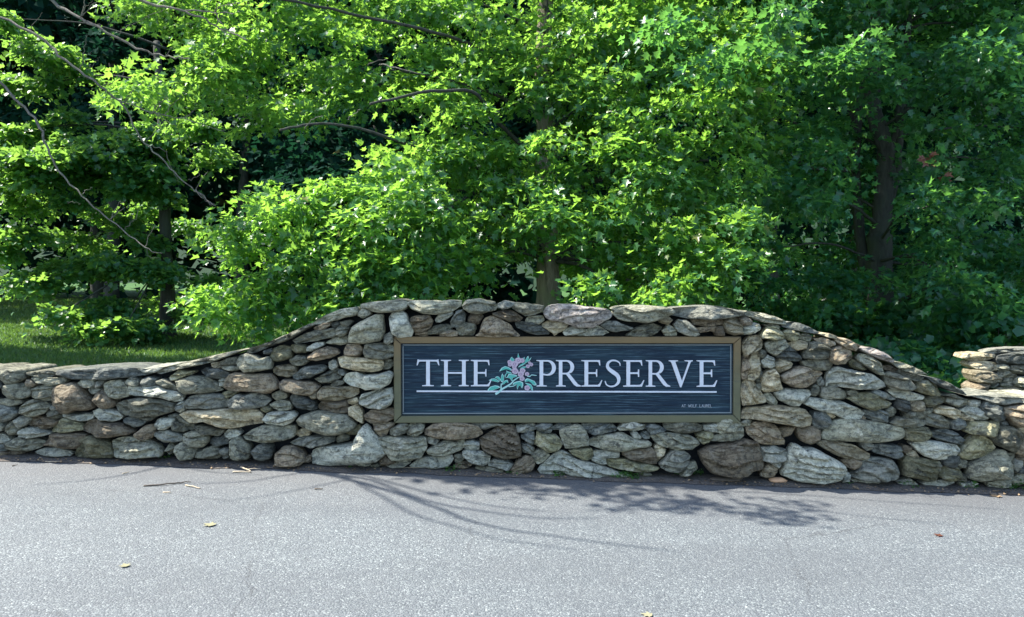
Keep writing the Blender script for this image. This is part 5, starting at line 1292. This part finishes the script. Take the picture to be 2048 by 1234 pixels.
stick([(466, 945), (485, 946), (502, 946)], .006, "pale twig, lowest of the three crossed ones on the asphalt")
stick([(482, 938), (492, 943), (502, 946)], .006, "pale twig slanting across the three crossed ones", lift=.008)
stick([(492, 942), (505, 941), (522, 940)], .005, "thin twig pointing right from the three crossed ones", lift=.004)
stick([(633, 942), (655, 943), (678, 943)], .005, "thin straight twig below the L-shaped pale boulder", M_TWIGD)
stick([(648, 931), (662, 936), (680, 941)], .004, "pale bent twig leaning over the thin straight one")
stick([(630, 979), (645, 980)], .005, "tiny dark twig alone in the shadow streaks", M_TWIGD)
stick([(413, 921), (428, 920), (445, 922)], .008, "pale thick twig against the wall foot, left")
stick([(785, 938), (850, 939), (900, 940), (950, 942)], .008, "long grey stick lying along the wall foot under the sign")
stick([(940, 936), (975, 939), (1005, 946)], .010, "short thick grey stick at the right end of the long one")
stick([(1305, 952), (1340, 954), (1365, 955)], .008, "grey stick along the wall foot right of the sloping boulder")
stick([(24, 933), (35, 931)], .004, "tiny dark twig at the far left of the asphalt", M_TWIGD)
stick([(245, 948), (258, 946)], .004, "tiny pale twig left of the long shadow", M_TWIG)
stick([(90, 924), (110, 925), (125, 924)], .004, "thin pale twig close to the wall at the far left", M_TWIG)
stick([(165, 913), (180, 911), (190, 909)], .006, "pale twig at the foot of the olive base stone", M_TWIG)
stick([(1078, 945), (1086, 935)], .005, "pale twig leaning at the left toe of the sloping boulder")

def rock(name, px, py, w, d, h, mat, label, cat):
    c = on_ground(px, py); V = []; Fc = []; n, m = 18, 8
    for j in range(m + 1):
        t = math.pi * j / m
        for i in range(n):
            a = 2 * math.pi * i / n
            v = Vector((math.sin(t) * math.cos(a), math.sin(t) * math.sin(a), math.cos(t)))
            k = 1 + .22 * noise.noise(v * 1.7 + Vector((px, 0, 0))) + .07 * noise.noise(v * 5)
            V.append((v.x * w * k, v.y * d * k, max(-.002, h * .55 + v.z * h * .6 * k)))
    for j in range(m):
        for i in range(n): a = j * n + i; b = j * n + (i + 1) % n; Fc.append((a, a + n, b + n, b))
    o = link(name, pymesh(name, V, Fc), mat); o.location = c + Vector((0, 0, 0.001)); tag(o, label, cat); return o
M_ORANGE = simple("orange_stone", (0.55, 0.33, 0.19), .8, .3, .2, 30)
M_YELLOW = simple("dried_splat", (0.21, 0.20, 0.125), .9, .1, .3, 60)
rock("loose_stone", 1556, 966, .062, .04, .034, M_ORANGE, "smooth orange tan stone lying loose on the asphalt in front of the wall", "stone")
rock("bark_slab", 1452, 963, .11, .05, .03, M_TWIGD, "dark flat slab of bark lying at the foot of the broad squarish base stone", "bark")
rock("loose_stone", 555, 928, .02, .012, .012, STONE['l'], "tiny white stone beside the weed tuft at the wall foot", "stone")
rock("loose_stone", 1075, 947, .03, .02, .014, STONE['b'], "small brown pebble near the left toe of the sloping boulder", "stone")
def flat_leaf(name, px, py, s, ang, mat, label, cat):
    c = on_ground(px, py); V = [Vector((v[0] * s, (v[1] - .4) * s, .006 + .04 * s * abs(v[0]) + .02 * s * noise.noise(Vector(v) * 3))) for v in LEAF_V]
    Rm = Matrix.Rotation(ang, 3, 'Z'); o = link(name, pymesh(name, [Rm @ v for v in V], [tuple(t) for t in LEAF_T.tolist()], False), mat); o.location = c; tag(o, label, cat); return o
flat_leaf("fallen_leaf", 420, 1051, .07, 1.2, M_YELLOW, "pale yellow leaf lying on open asphalt at left", "leaf")
flat_leaf("fallen_leaf", 1877, 1072, .05, 0.4, M_RED, "small red leaf on the asphalt at lower right", "leaf")
flat_leaf("fallen_leaf", 1992, 993, .08, 1.7, M_DRYLEAF, "orange brown leaf on the asphalt edge at the far right", "leaf")
flat_leaf("fallen_leaf", 1295, 1232, .05, 1.1, M_YELLOW, "tan leaf at the very bottom edge of the road", "leaf")
flat_leaf("fallen_leaf", 250, 1133, .05, .7, M_YELLOW, "faint straw coloured leaf on the lower left asphalt", "leaf")

def litter():
    r = np.random.default_rng(9); n = 750
    x = r.uniform(-4.2, 4.2, n); y = 5.16 - np.abs(r.normal(size=n)) * .045 - .02 * np.maximum(0, x) / 3.6
    z = np.array([ground_z(a, b) for a, b in zip(x, y)]) + .010
    P = np.stack([x, y, z], 1); Nn = np.stack([r.normal(size=n) * .4, r.normal(size=n) * .4, np.ones(n)], 1); D2 = np.stack([r.normal(size=n), r.normal(size=n) * .4, np.zeros(n)], 1)
    V, T, A = build_leaves(P, Nn, D2, r.uniform(.006, .022, n), r.uniform(0, 1, n), True)
    o = link("leaf_litter", npmesh("leaf_litter", V, T, A), M_DRYLEAF); tag(o, "crumbs of dry leaf and grit caught along the wall foot", "litter", None, 'stuff')
litter()
